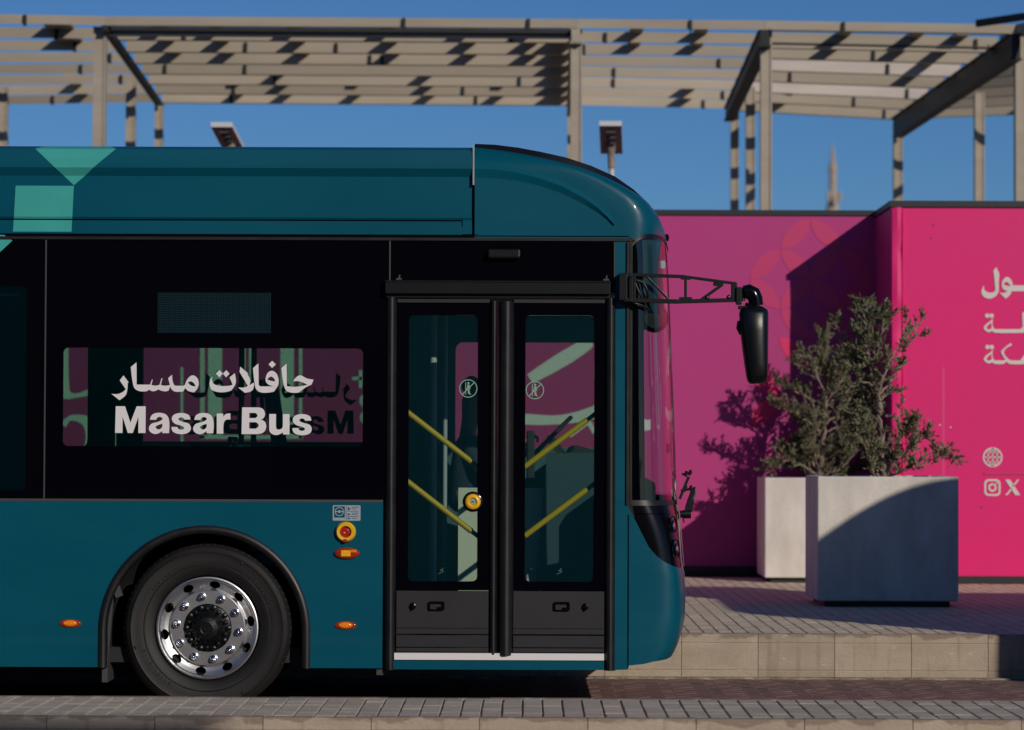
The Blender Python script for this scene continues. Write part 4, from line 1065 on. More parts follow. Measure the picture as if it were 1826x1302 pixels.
# door leaves
def leaf(x0, x1, gx0, gx1, mirror):
    a, c = bx(x0), bx(x1); zb, zt_ = bz(1160), bz(533)
    gl = rrect(bx(gx0), bx(gx1), bz(1036), bz(561), 0.028)
    m = MB(); m.prism([[(a, bz(1052)), (c, bz(1052)), (c, zt_), (a, zt_)], gl], YN+0.004, YN+0.035)
    d = m.build('door', M['blackglass'], bus)
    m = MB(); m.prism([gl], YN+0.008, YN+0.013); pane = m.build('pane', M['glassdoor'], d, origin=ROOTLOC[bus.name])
    m = MB(); m.box(a, c, YN+0.004, YN+0.03, bz(1052), bz(533)) if False else None
    m = MB(); m.box(a, c, YN-0.004, YN+0.03, bz(539), bz(533)); m.build('top_frame', M['doorpaint'], d, origin=ROOTLOC[bus.name])
    m = MB(); m.box(a, c, YN-0.004, YN+0.03, bz(1130), bz(1053)); m.box(a, c, YN-0.01, YN+0.03, bz(1119.5), bz(1118.3))
    m.box(a, c, YN-0.015, YN+0.03, bz(1153), bz(1132)); m.box(a, c, YN-0.006, YN+0.03, bz(1161.5), bz(1154.5))
    m.build('kick_panel', M['doorpaint'], d, origin=ROOTLOC[bus.name], bevel=0.003)
    hx = 779.5 if not mirror else 1002.5; kx = 737 if not mirror else 1044
    o_ = rrect(bx(hx-14.5), bx(hx+14.5), bz(1088), bz(1071.5), 0.012); i_ = rrect(bx(hx-11), bx(hx+11), bz(1085.5), bz(1075), 0.008)
    m = MB(); m.prism([o_, i_], YN-0.016, YN-0.004); m.prism([i_], YN-0.0035, YN-0.0028, m=1); m.box(bx(hx+2), bx(hx+11), YN-0.013, YN-0.006, bz(1085), bz(1081.5)); m.build('handle', [M['blackgloss'], M['blackglass']], d, origin=ROOTLOC[bus.name])
    m = MB(); m.lathe([(0.001, -0.02), (0.012, -0.018), (0.014, -0.006), (0.019, -0.004), (0.02, 0)], (bx(kx), YN-0.004, bz(1080.5)), 16); m.box(bx(kx)-0.005, bx(kx)+0.005, YN-0.022, YN-0.004, bz(1087), bz(1074)); m.build('lock', M['blackgloss'], d, origin=ROOTLOC[bus.name])
    # yellow grab rails inside the glass
    for dy in (0, 123.5):
        if not mirror: p0, p1 = (725, 731+dy+3), (841, 822+dy+2)
        else: p0, p1 = (936, 832+dy), (1047, 750+dy-1)
        yy = YN+0.07; A_ = px(*p0, yy); B_ = px(*p1, yy); m = MB(); m.tube([A_, B_], 0.0165, 12)
        e = (B_-A_).normalized()
        if not mirror: m.tube([B_, B_+e*0.06], 0.013, 10, m=1)
        else: m.tube([B_, B_+e*0.09], 0.013, 10, m=1)
        m.build('grab_rail', [M['yellow'], M['rubber']], d, origin=ROOTLOC[bus.name], smooth=40)
    # no leaning sign
    cx_, cy_ = (834.5, 692) if not mirror else (953.5, 694.5)
    r = 16.3; grp = [ring(cx_, cy_, r, 1.6)]
    def st(x0, y0, x1, y1, w):
        L = math.hypot(x1-x0, y1-y0); nx, ny = -(y1-y0)/L*w/2, (x1-x0)/L*w/2
        return [[(cx_+x0+nx, cy_+y0+ny), (cx_+x1+nx, cy_+y1+ny), (cx_+x1-nx, cy_+y1-ny), (cx_+x0-nx, cy_+y0-ny)]]
    grp2 = [st(-10.5, 10.5, 10.5, -10.5, 1.6)]
    grp3 = [st(-4.6, -11, -4.6, 11, 1.3), [circle(cx_+0.4, cy_-9.6, 2.0, 12)], st(0.2, -7, 0.2, 2, 4.2), st(-1.5, -2, -4, 2.5, 1.4), st(0.8, 1, 2.6, 10, 2.0), st(-0.4, 1, 0.4, 10, 1.6), st(2, -6, 3.4, 1, 1.3), st(2, 10, 5, 10.5, 1.3)]
    f = lambda x, y: (bx(x), bz(y)); mt = M['signprint']
    decal('warning_sign', grp + [], mt, f, YN+0.0055, YN+0.0075, d)
    decal('warning_sign', grp2, mt, f, YN+0.0040, YN+0.0053, d); decal('warning_sign', grp3, mt, f, YN+0.0056, YN+0.0074, d)
    # tiny etched mark
    ex = 787 if not mirror else 998
    decal('etched_mark', [[circle(ex, 1016, 1.6, 8)], [[(ex-5, 1022), (ex+5, 1018), (ex+5, 1019.5), (ex-5, 1023.5)]], [[(ex+2, 1012), (ex+4, 1012), (ex+4, 1020), (ex+2, 1020)]]], M['greymark'], f, YN+0.0058, YN+0.0075, d)
    return d
M['signprint'] = mat('sign_print', (0.22, 0.42, 0.31), 0.6)
dl = leaf(708, 872, 728.5, 851.5, False)
dr = leaf(916, 1078, 936.5, 1059.5, True)
# stop button
c_ = (bx(843.5), YN+0.0, bz(894))
m = MB(); m.lathe([(0.001,-0.008),(0.046,-0.008),(0.056,-0.003),(0.058,0.006)], c_, 32); bt = m.build('door_button', M['blackgloss'], bus, smooth=40)
m = MB(); m.lathe([(0.0165,-0.014),(0.026,-0.026),(0.038,-0.024),(0.044,-0.014),(0.045,-0.006)], c_, 32); m.build('button_ring', M['yellowb'], bt, origin=ROOTLOC[bus.name], smooth=50)
m = MB(); m.lathe([(0.001,-0.017),(0.014,-0.017),(0.017,-0.012)], c_, 24); m.build('button_face', M['sticker'], bt, origin=ROOTLOC[bus.name], smooth=40)
decal('button_arrows', [[[(c_[0]-0.009,c_[2]),(c_[0]-0.002,c_[2]+0.006),(c_[0]-0.002,c_[2]-0.006)]], [[(c_[0]+0.009,c_[2]),(c_[0]+0.002,c_[2]-0.006),(c_[0]+0.002,c_[2]+0.006)]]], M['dark'], lambda x, y: (x, y), YN-0.019, YN-0.0175, bt)
# sill: white step strip and teal skirt below the door
m = MB(); m.box(bx(705), bx(1078), YN-0.022, YN+0.1, bz(1175.5), bz(1163.5)); m.build('step_strip', M['white'], bus)
m = MB(); m.box(bx(703), bx(1078), YN-0.016, YN+0.04, Z0-0.004, bz(1177)); m.build('door_skirt', M['teal'], bus)
m = MB(); m.box(bx(673), bx(685), YN+0.02, YN+0.06, bz(1204), bz(1194)); m.build('jacking_lug', M['seam'], bus)
# ---- teal upright between door and windscreen
m = MB(); m.prism([[(bx(1097), bz(1193)), (bx(1121), bz(1192)), (bx(1121), bz(900)), (bx(1117), bz(900)), (bx(1117), bz(428)), (bx(1097), bz(428))]], YN+0.001, YN+0.03); m.build('front_upright', M['teal'], bus)
m = MB(); m.box(bx(1116.5), bx(1121.5), YN-0.012, YN+0.03, bz(899), bz(430)); m.box(bx(1122), bx(1127), YN-0.006, YN+0.03, bz(897), bz(427)); m.build('corner_trim', M['rubber'], bus, bevel=0.002)
m = MB(); m.box(bx(1119.8), bx(1121.8), YN-0.001, YN+0.01, bz(1189), bz(916)); m.build('bumper_gap', M['blackglass'], bus)
# lamps and fittings on the lower side
def ell(name, x0, x1, y0, y1, mt, dep=0.02, lit=None):
    a, b, c, d = bq(x0, y0, x1, y1); cx, cz, rx, rz = (a+c)/2, (b+d)/2, (c-a)/2, (d-b)/2; m = MB(); n = 28; v = []; f = []
    prof = [(1, 0), (0.97, 0.5), (0.85, 0.85), (0.6, 0.97), (0.01, 1)]
    for s_, h in prof:
        for k in range(n):
            q = 2*math.pi*k/n; v.append((cx + rx*s_*math.cos(q), YN - dep*h, cz + rz*s_*math.sin(q)))
    for i in range(4):
        for k in range(n): f.append((i*n+k, i*n+(k+1) % n, (i+1)*n+(k+1) % n, (i+1)*n+k))
    m.add(v, f); o = m.build(name, mt, bus, smooth=60)
    return o, (cx, cz, rx, rz)
for x0, x1, y0, y1 in ((109, 147, 1107, 1120), (599, 637, 1108.5, 1121.5)):
    ell('lamp_base', x0-1.2, x1+0.5, y0-0.8, y1+1.4, M['amberdark'], 0.010)
    o, (cx, cz, rx, rz) = ell('side_marker_lamp', x0+5, x1-6, y0+0.3, y1-0.6, M['amber'], 0.019)
    m = MB()
    for k in range(4): m.box(cx-0.030+k*0.017, cx-0.021+k*0.017, YN-0.0205, YN-0.0185, cz-0.003, cz+0.003)
    m.build('lamp_diodes', M['amberlit'], o, origin=ROOTLOC[bus.name])
ell('lamp_base', 596.5, 642.5, 976, 997, M['amberdark'], 0.022)
m = MB(); a, b, c, d = bq(609.5, 981, 626.5, 992); m.box(a, c, YN-0.0245, YN-0.02, b, d); m.build('turn_signal', M['amberlit'], bus, bevel=0.002)
m = MB(); a, b, c, d = bq(627, 980, 637, 985); m.box(a, c, YN-0.0235, YN-0.0195, b, d); m.build('turn_signal', M['amber'], bus, bevel=0.002)
c_ = (bx(617.3), YN, bz(948.5))
m = MB(); m.lathe([(0.031,-0.012),(0.034,-0.028),(0.048,-0.030),(0.056,-0.020),(0.0575,0.0)], c_, 40); ev = m.build('emergency_valve', M['yellowb'], bus, smooth=50)
m = MB(); m.lathe([(0.004,-0.020),(0.010,-0.022),(0.020,-0.012),(0.033,-0.010)], c_, 32); m.box(c_[0]-0.028, c_[0]+0.028, YN-0.020, YN-0.010, c_[2]-0.012, c_[2]+0.004); m.box(c_[0]-0.011, c_[0]+0.009, YN-0.032, YN-0.026, c_[2]-0.056, c_[2]-0.040); m.build('valve_knob', M['red'], ev, origin=ROOTLOC[bus.name], smooth=40)
m = MB(); m.prism([rrect(bx(594), bx(643.5), bz(928.5), bz(901), 0.006)], YN-0.001, YN); sk = m.build('sticker', M['sticker'], bus)
decal('sticker_field', [[rrect(596.5, 615.5, 903, 923, 0.5)]], M['teal'], lambda x, y: (bx(x), bz(y)), YN-0.0016, YN-0.0011, sk)
decal('sticker_mark', [ring(605.8, 912.3, 8, 1.3), ring(605.8, 912.3, 8.0, 1.0, rx=8.0)][:1] + [[circle(605.8, 912.3, 2.6, 14)]] , M['sticker'], lambda x, y: (bx(x), bz(y)), YN-0.0021, YN-0.0017, sk)
decal('sticker_spokes', [[[(598.5,911.5),(613,911.5),(613,913.3),(598.5,913.3)]]], M['sticker'], lambda x, y: (bx(x), bz(y)), YN-0.0026, YN-0.0022, sk)
tl = [[[(617.6, 902),(618.3,902),(618.3,928),(617.6,928)]]]
for y, x0, x1 in ((904,628,641),(907,628,636),(911,620,640),(914.5,628,640),(917,628,638),(920.5,620,640),(924,628,637)): tl.append([[(x0,y),(x1,y),(x1,y+0.9),(x0,y+0.9)]])
tl += [[[(621,904),(626,907.5),(621,910)]], [[(621,915),(626,917.8),(620,918.5)]], [[(620,923),(627,924.5),(621,926)]]]
decal('sticker_print', tl, M['teal'], lambda x, y: (bx(x), bz(y)), YN-0.0016, YN-0.0011, sk)

# ---- front end: a lofted surface, rounded in plan
ARC = [(845,258),(880,260),(920,265.5),(960,273.5),(1006,284),(1050,297),(1092,314),(1127,333),(1157,354),(1177,378),(1187,397),(1193,415),(1197,430),(1203,560),(1208,700),(1213,850),(1215,930),(1216,1008),(1221,1025),(1223,1060),(1222,1105),(1217,1130),(1209,1155),(1199,1174),(1190,1180)]
FD = 17.05
def Xf(z):
    zs = [(px(1100, y, BD).z, px(x, 800, FD).x) for x, y in ARC]
    if z >= zs[0][0]: return zs[0][1]
    for (z0, x0), (z1, x1) in zip(zs, zs[1:]):
        if z1 <= z <= z0: return x0 + (x1-x0)*(z0-z)/(z0-z1)
    return zs[-1][1]
def zf(y): return px(1150, y, BD).z
def Xs(z, xl): return min(xl, Xf(z) - 0.26)
def front_pt(a, z, xl, inset=0.0, nexp=2.7):
    za, zb = zf(890), zf(1010)
    zc_, zd_ = zf(424), zf(350)
    nexp = (2.9 + 2.6*min(1.0, max(0.0, (z-zc_)/(zd_-zc_)))) if z > za else 7.0 if z < zb else 2.9 + 4.1*(za-z)/(za-zb)
    sx = max(math.sin(a), 0)**(2/nexp); cy = math.copysign(abs(math.cos(a))**(2/nexp), math.cos(a))
    hw = 1.275 - inset; x0 = Xs(z, xl); xf = Xf(z) - inset*0.4
    t = (ZT - z)
    if t < 0.14: hw -= 0.09*(1 - t/0.14)**2
    return (x0 + (xf - x0)*sx, YM - hw*cy, z)
def patch(name, mt, a0, a1, na, zfun0, zfun1, nz, xl, lead=None, inset=0.0, thick=0, parent=None, smooth=50):
    """surface between heights zfun0(x pixel) and zfun1(x pixel)"""
    m = MB(); v = []; f = []; cols = []
    aa = [a0 + (a1-a0)*k/na for k in range(na+1)]
    for a in aa:
        cols.append(('f', a))
    if lead is not None: cols = [('l', lead), ('l', bx(1114))] + cols + [('r', bx(1114)), ('r', lead)]
    nc = len(cols)
    for j in range(nz+1):
        for kind, a in cols:
            t = j/nz
            if kind == 'f':
                z = zf(900)
                for it in range(4):
                    p = front_pt(a, z, xl, inset)
                    xpx = 941 + p[0]*F/FD if math.cos(a) > 0 else 941 + p[0]*F/FD
                    z = zfun0(xpx) + (zfun1(xpx) - zfun0(xpx))*t
                v.append(front_pt(a, z, xl, inset))
            else:
                z = zfun0(941 + a*F/BD) + (zfun1(941 + a*F/BD) - zfun0(941 + a*F/BD))*t
                q = front_pt(0 if kind == 'l' else math.pi, z, a, inset); v.append((min(a, q[0]-0.001), q[1], z))
    for j in range(nz):
        for i in range(nc-1): f.append((j*nc+i, j*nc+i+1, (j+1)*nc+i+1, (j+1)*nc+i))
    m.add(v, f); return m.build(name, mt, parent or bus, smooth=smooth)
def table(tb):
    def g(x):
        if x <= tb[0][0]: return zf(tb[0][1])
        for (x0, y0), (x1, y1) in zip(tb, tb[1:]):
            if x <= x1: return zf(y0 + (y1-y0)*(x-x0)/(x1-x0))
        return zf(tb[-1][1])
    return g
PI = math.pi
XL = bx(1121.5)
top_of_glass = table([(1121,440),(1128,429),(1136,422.5),(1150,419),(1175,419),(1190,423),(1200,430)])
forehead_bot = lambda x: zf(421) if x < 1117 else top_of_glass(x) + 0.006
patch('forehead', M['teal'], 0, PI, 64, forehead_bot, lambda x: ZT, 26, XL, lead=bx(845))
m = MB(); m.prism([[(bx(845), bz(425)), (bx(1122), bz(425)), (bx(1122), bz(421)), (bx(845), bz(421))]], YN+0.001, YN+0.02); m.build('forehead_lip', M['teal'], bus)
patch('windscreen', M['glassfront'], 0.02, PI-0.02, 60, table([(1121,893),(1215,894)]), lambda x: top_of_glass(x)-0.004, 14, XL)
patch('windscreen_band', M['blackglass'], 0.015, 0.17, 8, table([(1121,893),(1215,894)]), lambda x: top_of_glass(x)-0.004, 14, XL, inset=0.006)
patch('windscreen_band', M['blackglass'], PI-0.17, PI-0.015, 8, table([(1121,893),(1215,894)]), lambda x: top_of_glass(x)-0.004, 14, XL, inset=0.006)
mask_bot = table([(1121,905),(1128,925),(1137,952),(1150,975),(1165,992),(1180,1003),(1197,1011),(1215,1017)])
patch('front_mask', M['blackgloss'], 0.01, PI-0.01, 60, mask_bot, table([(1121,901),(1215,901)]), 8, XL)
patch('screen_trim', M['rubber'], 0.01, PI-0.01, 60, table([(1121,902),(1215,902)]), table([(1121,892),(1215,893)]), 2, XL, inset=-0.004)
patch('mask_seam', M['blackglass'], 0.01, PI-0.01, 60, table([(1121,917.5),(1215,917.5)]), table([(1121,915.5),(1215,915.5)]), 1, XL, inset=-0.001)
patch('top_seal', M['rubber'], 0.005, PI-0.005, 60, lambda x: top_of_glass(x)-0.012, lambda x: top_of_glass(x)+0.009, 2, XL, inset=-0.005)
bumper_bot = table([(1121,1188),(1145,1184),(1160,1180),(1185,1177),(1199,1172),(1210,1160)])
patch('bumper', M['teal'], 0.0, PI, 64, bumper_bot, lambda x: mask_bot(x)+0.001, 18, XL)
# dark visor along the crown of the roof
m = MB(); pts = [(845,258),(880,259.5),(920,264.5),(960,272),(1005,282),(1049,295),(1091,311),(1126,330),(1151,347),(1165,360)]
v = []; f = []
for x, y in pts:
    X = px(x, 800, FD).x; Z = px(1100, y, BD).z
    wv = 1.16 if x < 1000 else 1.16 - 0.34*((x-1000)/156)**1.5
    tp = 1.0 if x < 1110 else max(0.0, 1 - (x-1110)/46)
    for yy, dz in ((YM-wv-0.03, -0.03), (YM-wv, 0.016*tp-0.002), (YM, 0.024*tp-0.002), (YM+wv, 0.016*tp-0.002), (YM+wv+0.03, -0.03)): v.append((X + dz*0.5, yy, Z + dz))
for i in range(len(pts)-1):
    for k in range(4): f.append((i*5+k, i*5+k+1, (i+1)*5+k+1, (i+1)*5+k))
m.add(v, f); m.build('roof_visor', M['satin'], bus, smooth=50)
# crease band over the forehead, continues the fairing fold
m = MB(); cr = [(844,301,316),(880,302,317),(920,307,321),(960,317,330),(1000,331,343),(1040,352,363),(1065,370,378),(1082,386,391),(1094,399,401)]
v = []; f = []
for x, ya, yb in cr: v += [(bx(x), YN-0.0005, bz(ya-9)), (bx(x), YN-0.016, bz(ya)), (bx(x), YN-0.0005, bz(yb))]
for i in range(len(cr)-1):
    for k in range(2): f.append((i*3+k, (i+1)*3+k, (i+1)*3+k+1, i*3+k+1))
m.add(v, f); m.build('forehead_crease', M['teal'], bus, smooth=20)
# head lamps let into the black mask
for (xx, yy, rr_) in ((1189, 940, 17), (1192, 981.5, 18)):
    for sgn in (1, -1):
        z = zf(yy); a_ = 0.62 if sgn > 0 else PI-0.62
        p = Vector(front_pt(a_, z, XL)); q = Vector(front_pt(a_+0.02, z, XL)); tn = (q-p).normalized(); nrm = Vector((tn.y, -tn.x, 0))
        if nrm.x < 0: nrm = -nrm
        m = MB(); v = []; f = []; n = 24; u = Vector((0,0,1)); ts = nrm.cross(u)
        for rad, d_ in ((0.060, 0.002), (0.055, 0.006), (0.049, 0.001), (0.042, 0.004), (0.022, 0.010), (0.001, 0.012)):
            for k in range(n):
                t = 2*math.pi*k/n; v.append(p + nrm*d_ + u*rad*math.sin(t)*1.05 + ts*rad*math.cos(t))
        mm = []
        for i in range(5):
            for k in range(n): f.append((i*n+k, i*n+(k+1) % n, (i+1)*n+(k+1) % n, (i+1)*n+k)); mm.append(0 if i in (0, 1, 3) else 1)
        m.add(v, f); m.m = mm; m.build('headlight', [M['blackgloss'], M['chrome']], bus, smooth=60)
m = MB(); v = []; f = []
for y in (855, 880, 930, 975, 1012):
    for a in (0.95, 1.0, 1.06): v.append(tuple(Vector(front_pt(a, zf(y), XL)) + Vector((0.012, -0.004, 0))))
for j in range(4):
    for i in range(2): f.append((j*3+i, j*3+i+1, (j+1)*3+i+1, (j+1)*3+i))
m.add(v, f); m.build('chrome_strip', M['alu'], bus, smooth=60)
# wiper spindles and arms
yW = YN + 0.75
m = MB(); P = lambda x, y, d=0: px(x, y, yW + d)
m.tube([P(1205, 917), P(1218, 917)], 0.022, 14); m.tube([P(1218, 917), P(1232, 917)], 0.026, 14)
m.bar(P(1223, 914), P(1237, 874), 0.03, 0.022, up=(1,0,0)); m.bar(P(1228, 912), P(1232, 890), 0.02, 0.04, up=(1,0,0)); m.tube([P(1214, 875), P(1238, 871)], 0.007, 8); m.tube([P(1219, 877), P(1224, 866)], 0.009, 8); m.tube([P(1229, 875), P(1233, 866)], 0.008, 8); m.tube([P(1237, 880), P(1239, 868)], 0.005, 8)
m.bar(P(1212, 890), P(1228, 850), 0.02, 0.016, up=(1,0,0)); m.tube([P(1216, 846), P(1234, 843)], 0.007, 8); m.tube([P(1222, 850), P(1225, 840)], 0.009, 8); m.tube([P(1229, 848), P(1232, 838)], 0.008, 8); m.tube([P(1218, 924), P(1220, 932)], 0.005, 6)
m.build('wiper', M['satin'], bus, smooth=40)
m = MB(); m.bar(P(1226, 908, .02), P(1237, 876, .02), 0.02, 0.035, up=(1,0,0)); m.build('wiper_blade', M['tealshade'], bus)
m = MB(); pv = px(1189, 424, 17.2); m.lathe([(0.001, 0.016), (0.02, 0.010), (0.022, -0.03)], (pv.x, 17.2, pv.z), 14, axis='X'); m.build('marker_bump', M['blackgloss'], bus, smooth=40)

# ---- mirror on its lattice arm
yA = YN - 0.06
A = lambda x, y, d=0.0: px(x, y, yA + d)
m = MB()
def seg(p0, p1, w, h=None): m.bar(A(*p0), A(*p1), 0.03, 1.2*w*yA/F, up=(0,0,1)) if abs(p0[0]-p1[0]) > abs(p0[1]-p1[1]) else m.bar(A(*p0), A(*p1), 1.2*w*yA/F, 0.03, up=(0,1,0))
seg((1126, 490), (1220, 493.5), 5); seg((1218, 493.2), (1313, 506), 4.2); seg((1126, 535.5), (1210, 538), 6.5); seg((1208, 538), (1313, 535), 6); 
seg((1222.5, 496), (1222.5, 536), 4); seg((1152, 492), (1193, 535), 3); seg((1289, 507), (1250, 535), 4.5); seg((1309, 505), (1309, 538), 9); seg((1125, 488), (1125, 538), 6); seg((1131, 490), (1131, 537), 4)
m.bar(A(1272, 507), A(1290, 506), 0.03, 0.02); m.bar(A(1211, 534), A(1234, 534), 0.03, 0.025); m.bar(A(1214, 496.5), A(1231, 497.5), 0.03, 0.012)
for x, y in ((1299.5, 530), (1261, 531)): 
    c_ = A(x, y); m.lathe([(0.004, -0.022), (0.009, -0.022), (0.013, -0.016), (0.013, 0.01)], tuple(c_), 12)
arm = m.build('mirror_arm', M['satin'], bus, bevel=0.003)
m = MB(); m.box(bx(1102), bx(1117), YN-0.09, YN+0.0, bz(535), bz(487)); m.tube([A(1110, 532), A(1110, 498)], 0.017, 14); m.box(bx(1110), bx(1126), YN-0.085, YN-0.03, bz(494), bz(486.5)); m.box(bx(1110), bx(1126), YN-0.085, YN-0.03, bz(538), bz(531)); m.build('mirror_hinge', M['satin'], bus, bevel=0.004)
m = MB(); m.tube([A(1135, 500), A(1148, 504), (A(1155, 520)), A(1157, 545, .06)], 0.009, 8); m.tube([A(1133, 505), A(1139, 520), A(1146, 533), A(1150, 548, .06)], 0.007, 8); m.tube([A(1130, 540), A(1145, 545), A(1158, 553, .06)], 0.008, 8); m.build('mirror_cable', M['rubber'], bus, smooth=60)
m = MB(); m.box(A(1313,0).x, A(1323,0).x, yA-0.03, yA+0.03, A(0,539).z, A(0,508).z); m.tube([A(1325, 537), A(1325, 513)], 0.013, 12); m.box(A(1317,0).x, A(1331,0).x, yA-0.02, yA+0.02, A(0,547).z, A(0,541).z); m.build('mirror_joint', M['satin'], bus, bevel=0.003)
m = MB(); el = [A(1327, 522), A(1335, 520), A(1343, 524), A(1347, 533), A(1348.5, 545)]; m.tube(el, [0.040, 0.043, 0.044, 0.042, 0.040], 20); m.tube([A(1346, 544), A(1344.5, 550)], 0.054, 20); m.build('mirror_elbow', M['blackgloss'], bus, smooth=50)
m = MB(); v = []; f = []; n = 24
mp = [(1344, 548, 18, .045), (1344, 553, 24.5, .085), (1344, 560, 26, .10), (1345, 590, 25, .105), (1346.5, 620, 23, .105), (1348.5, 650, 21, .10), (1350, 668, 19.5, .095), (1350.5, 678, 17.5, .08), (1351, 684, 13, .05)]
for cx, cy, hw, dep in mp:
    for k in range(n):
        t = 2*math.pi*k/n; ct, st_ = math.cos(t), math.sin(t)
        p = A(cx + hw*math.copysign(abs(ct)**0.6, ct), cy + (0.12*hw*ct if cy > 660 else 0)*-1); v.append((p.x, yA + dep*math.copysign(abs(st_)**0.75, st_), p.z))
for i in range(len(mp)-1):
    for k in range(n): f.append((i*n+k, i*n+(k+1) % n, (i+1)*n+(k+1) % n, (i+1)*n+k))
f.append(tuple(range(n))); f.append(tuple((len(mp)-1)*n + k for k in range(n)))
m.add(v, f); m.build('mirror_housing', M['satin'], bus, smooth=60)
m = MB(); m.tube([A(1318, 572), A(1319, 585), A(1321, 597)], [0.01, 0.02, 0.008], 8); m.build('mirror_knob', M['satin'], bus, smooth=60)

# ---- far side, ends, floor, interior
FW = [(px(100, 800, YF).x, px(158, 800, YF).x), (px(234, 800, YF).x, px(660, 800, YF).x), (px(812, 800, YF).x, px(1085, 800, YF).x)]
zfb, zft = px(600, 800, YF).z, px(600, 610, YF).z
zfb = 1.494 - (800-800)/274 
ZFB = [px(500, 800, YF).z, px(500, 788, YF).z, px(1000, 798, YF).z]
holes = [rrect(a, b, zb_, zft, 0.05) for (a, b), zb_ in zip(FW, ZFB)]
m = MB(); m.prism([[(XR+0.25, Z0), (XL, Z0), (XL, ZR), (bx(845), ZR), (bx(845), ZT-0.02), (XR+0.25, ZT-0.02)]] + holes, YF-0.035, YF); m.build('far_side', [M['teal']], bus)
m = MB(); m.prism([[(XR+0.3, 0.36), (XL-0.005, 0.36), (XL-0.005, 2.35), (XR+0.3, 2.35)]] + holes, YF-0.06, YF-0.04); m.build('far_lining', M['tealshade'], bus)
for h in holes:
    m = MB(); m.prism([h], YF-0.02, YF-0.015); fw = m.build('window', M['glassfar'], bus)
decal('letter_film', TXT, M['decaldark'], decal_far, YF-0.028, YF-0.022, fw)
m = MB(); m.box(XR, XR+0.25, YN+0.03, YF-0.03, Z0+0.05, ZT-0.05); m.build('rear_end', M['teal'], bus, bevel=0.12)
m = MB(); m.box(XR+0.3, X0, YN+0.12, YF-0.12, Z0+0.02, 0.36); m.box(X0, XL, YN+0.04, YF-0.06, Z0+0.0, 0.36); m.build('floor', M['dark'], bus)
m = MB(); m.box(XR+0.3, bx(845), YN+0.09, YF-0.09, 2.35, 2.38); m.box(bx(845), px(1100,0,BD).x, YN+0.12, YF-0.12, 2.38, 2.41); m.build('ceiling', M['tealshade'], bus)
m = MB(); m.box(-7.5, -2.2, YM-0.5, YM+0.5, 0.16, 0.3); m.tube([(wc[0], YN+0.3, wc[2]), (wc[0], YF-0.3, wc[2])], 0.07, 12); m.tube([(RWX, YN+0.3, wc[2]), (RWX, YF-0.3, wc[2])], 0.09, 12); m.build('axle', M['dark'], bus)
# wheel boxes and seats on them
for y0, y1 in ((YN+0.04, YN+0.78), (YF-0.78, YF-0.06)):
    m = MB(); m.box(ax-ar-0.02, ax+ar+0.02, y0+0.03, y1, az+ar+0.005, az+ar+0.03); yi = y1 if y0 < YM else y0; m.box(ax-ar-0.02, ax+ar+0.02, yi-0.01, yi+0.01, 0.36, az+ar); m.build('wheel_box', M['tealshade'], bus)
def seat(x, y, z, face=1):
    m = MB(); m.box(x-0.2, x+0.22, y-0.21, y+0.21, z+0.40, z+0.48); m.box(x-0.16, x-0.10, y-0.2, y+0.2, z, z+0.4); s_ = m.build('seat', M['seat'], bus, bevel=0.03)
    m = MB(); m.bar((x-0.20*face, y, z+0.48), (x-0.30*face, y, z+1.10), 0.42, 0.07, up=(1,0,0)); m.build('backrest', M['seat'], s_, origin=ROOTLOC[bus.name], bevel=0.03)
    m = MB(); m.tube([(x-0.33*face, y-0.19, z+0.9), (x-0.35*face, y-0.17, z+1.13), (x-0.35*face, y+0.17, z+1.13), (x-0.33*face, y+0.19, z+0.9)], 0.014, 8); m.build('seat_handle', M['rubber'], s_, origin=ROOTLOC[bus.name], smooth=50)
zb_ = az + ar + 0.03 - 0.45
seat(px(168, 0, 17.6).x+0.3, YF-0.33, zb_+0.12); seat(px(455, 0, 17.6).x+0.3, YF-0.33, zb_+0.15); seat(px(455, 0, 17.6).x+0.3, YN+0.33, zb_-0.22)
seat(-3.6, YN+0.33, 0.36); seat(-4.4, YN+0.33, 0.36); seat(-4.4, YF-0.33, 0.36); seat(-5.2, YF-0.33, 0.36)
for x, d in ((430, 17.9), (452, 18.4)):
    p = px(x, 800, d); m = MB(); m.tube([(p.x, d, 0.9 if d < 18 else 1.5), (p.x, d, 2.36)], 0.0175, 12); m.build('pole', M['rubber'], bus, smooth=50)
m = MB(); p = px(195, 0, 17.9); m.box(p.x-0.12, p.x+0.12, YF-0.5, YF-0.44, 0.36, 2.35); m.build('partition', M['tealshade'], bus)
m = MB(); m.box(px(212,0,17.0).x, px(213.5,0,17.0).x, 16.98, 17.0, 1.3, 1.62); m.build('glass_edge', M['cream'], bus)
m = MB(); m.box(px(244,0,18.9).x, px(338,0,18.9).x, YF-0.2, YF-0.08, 1.45, px(300,790,18.95).z); m.build('ledge', M['cream'], bus)
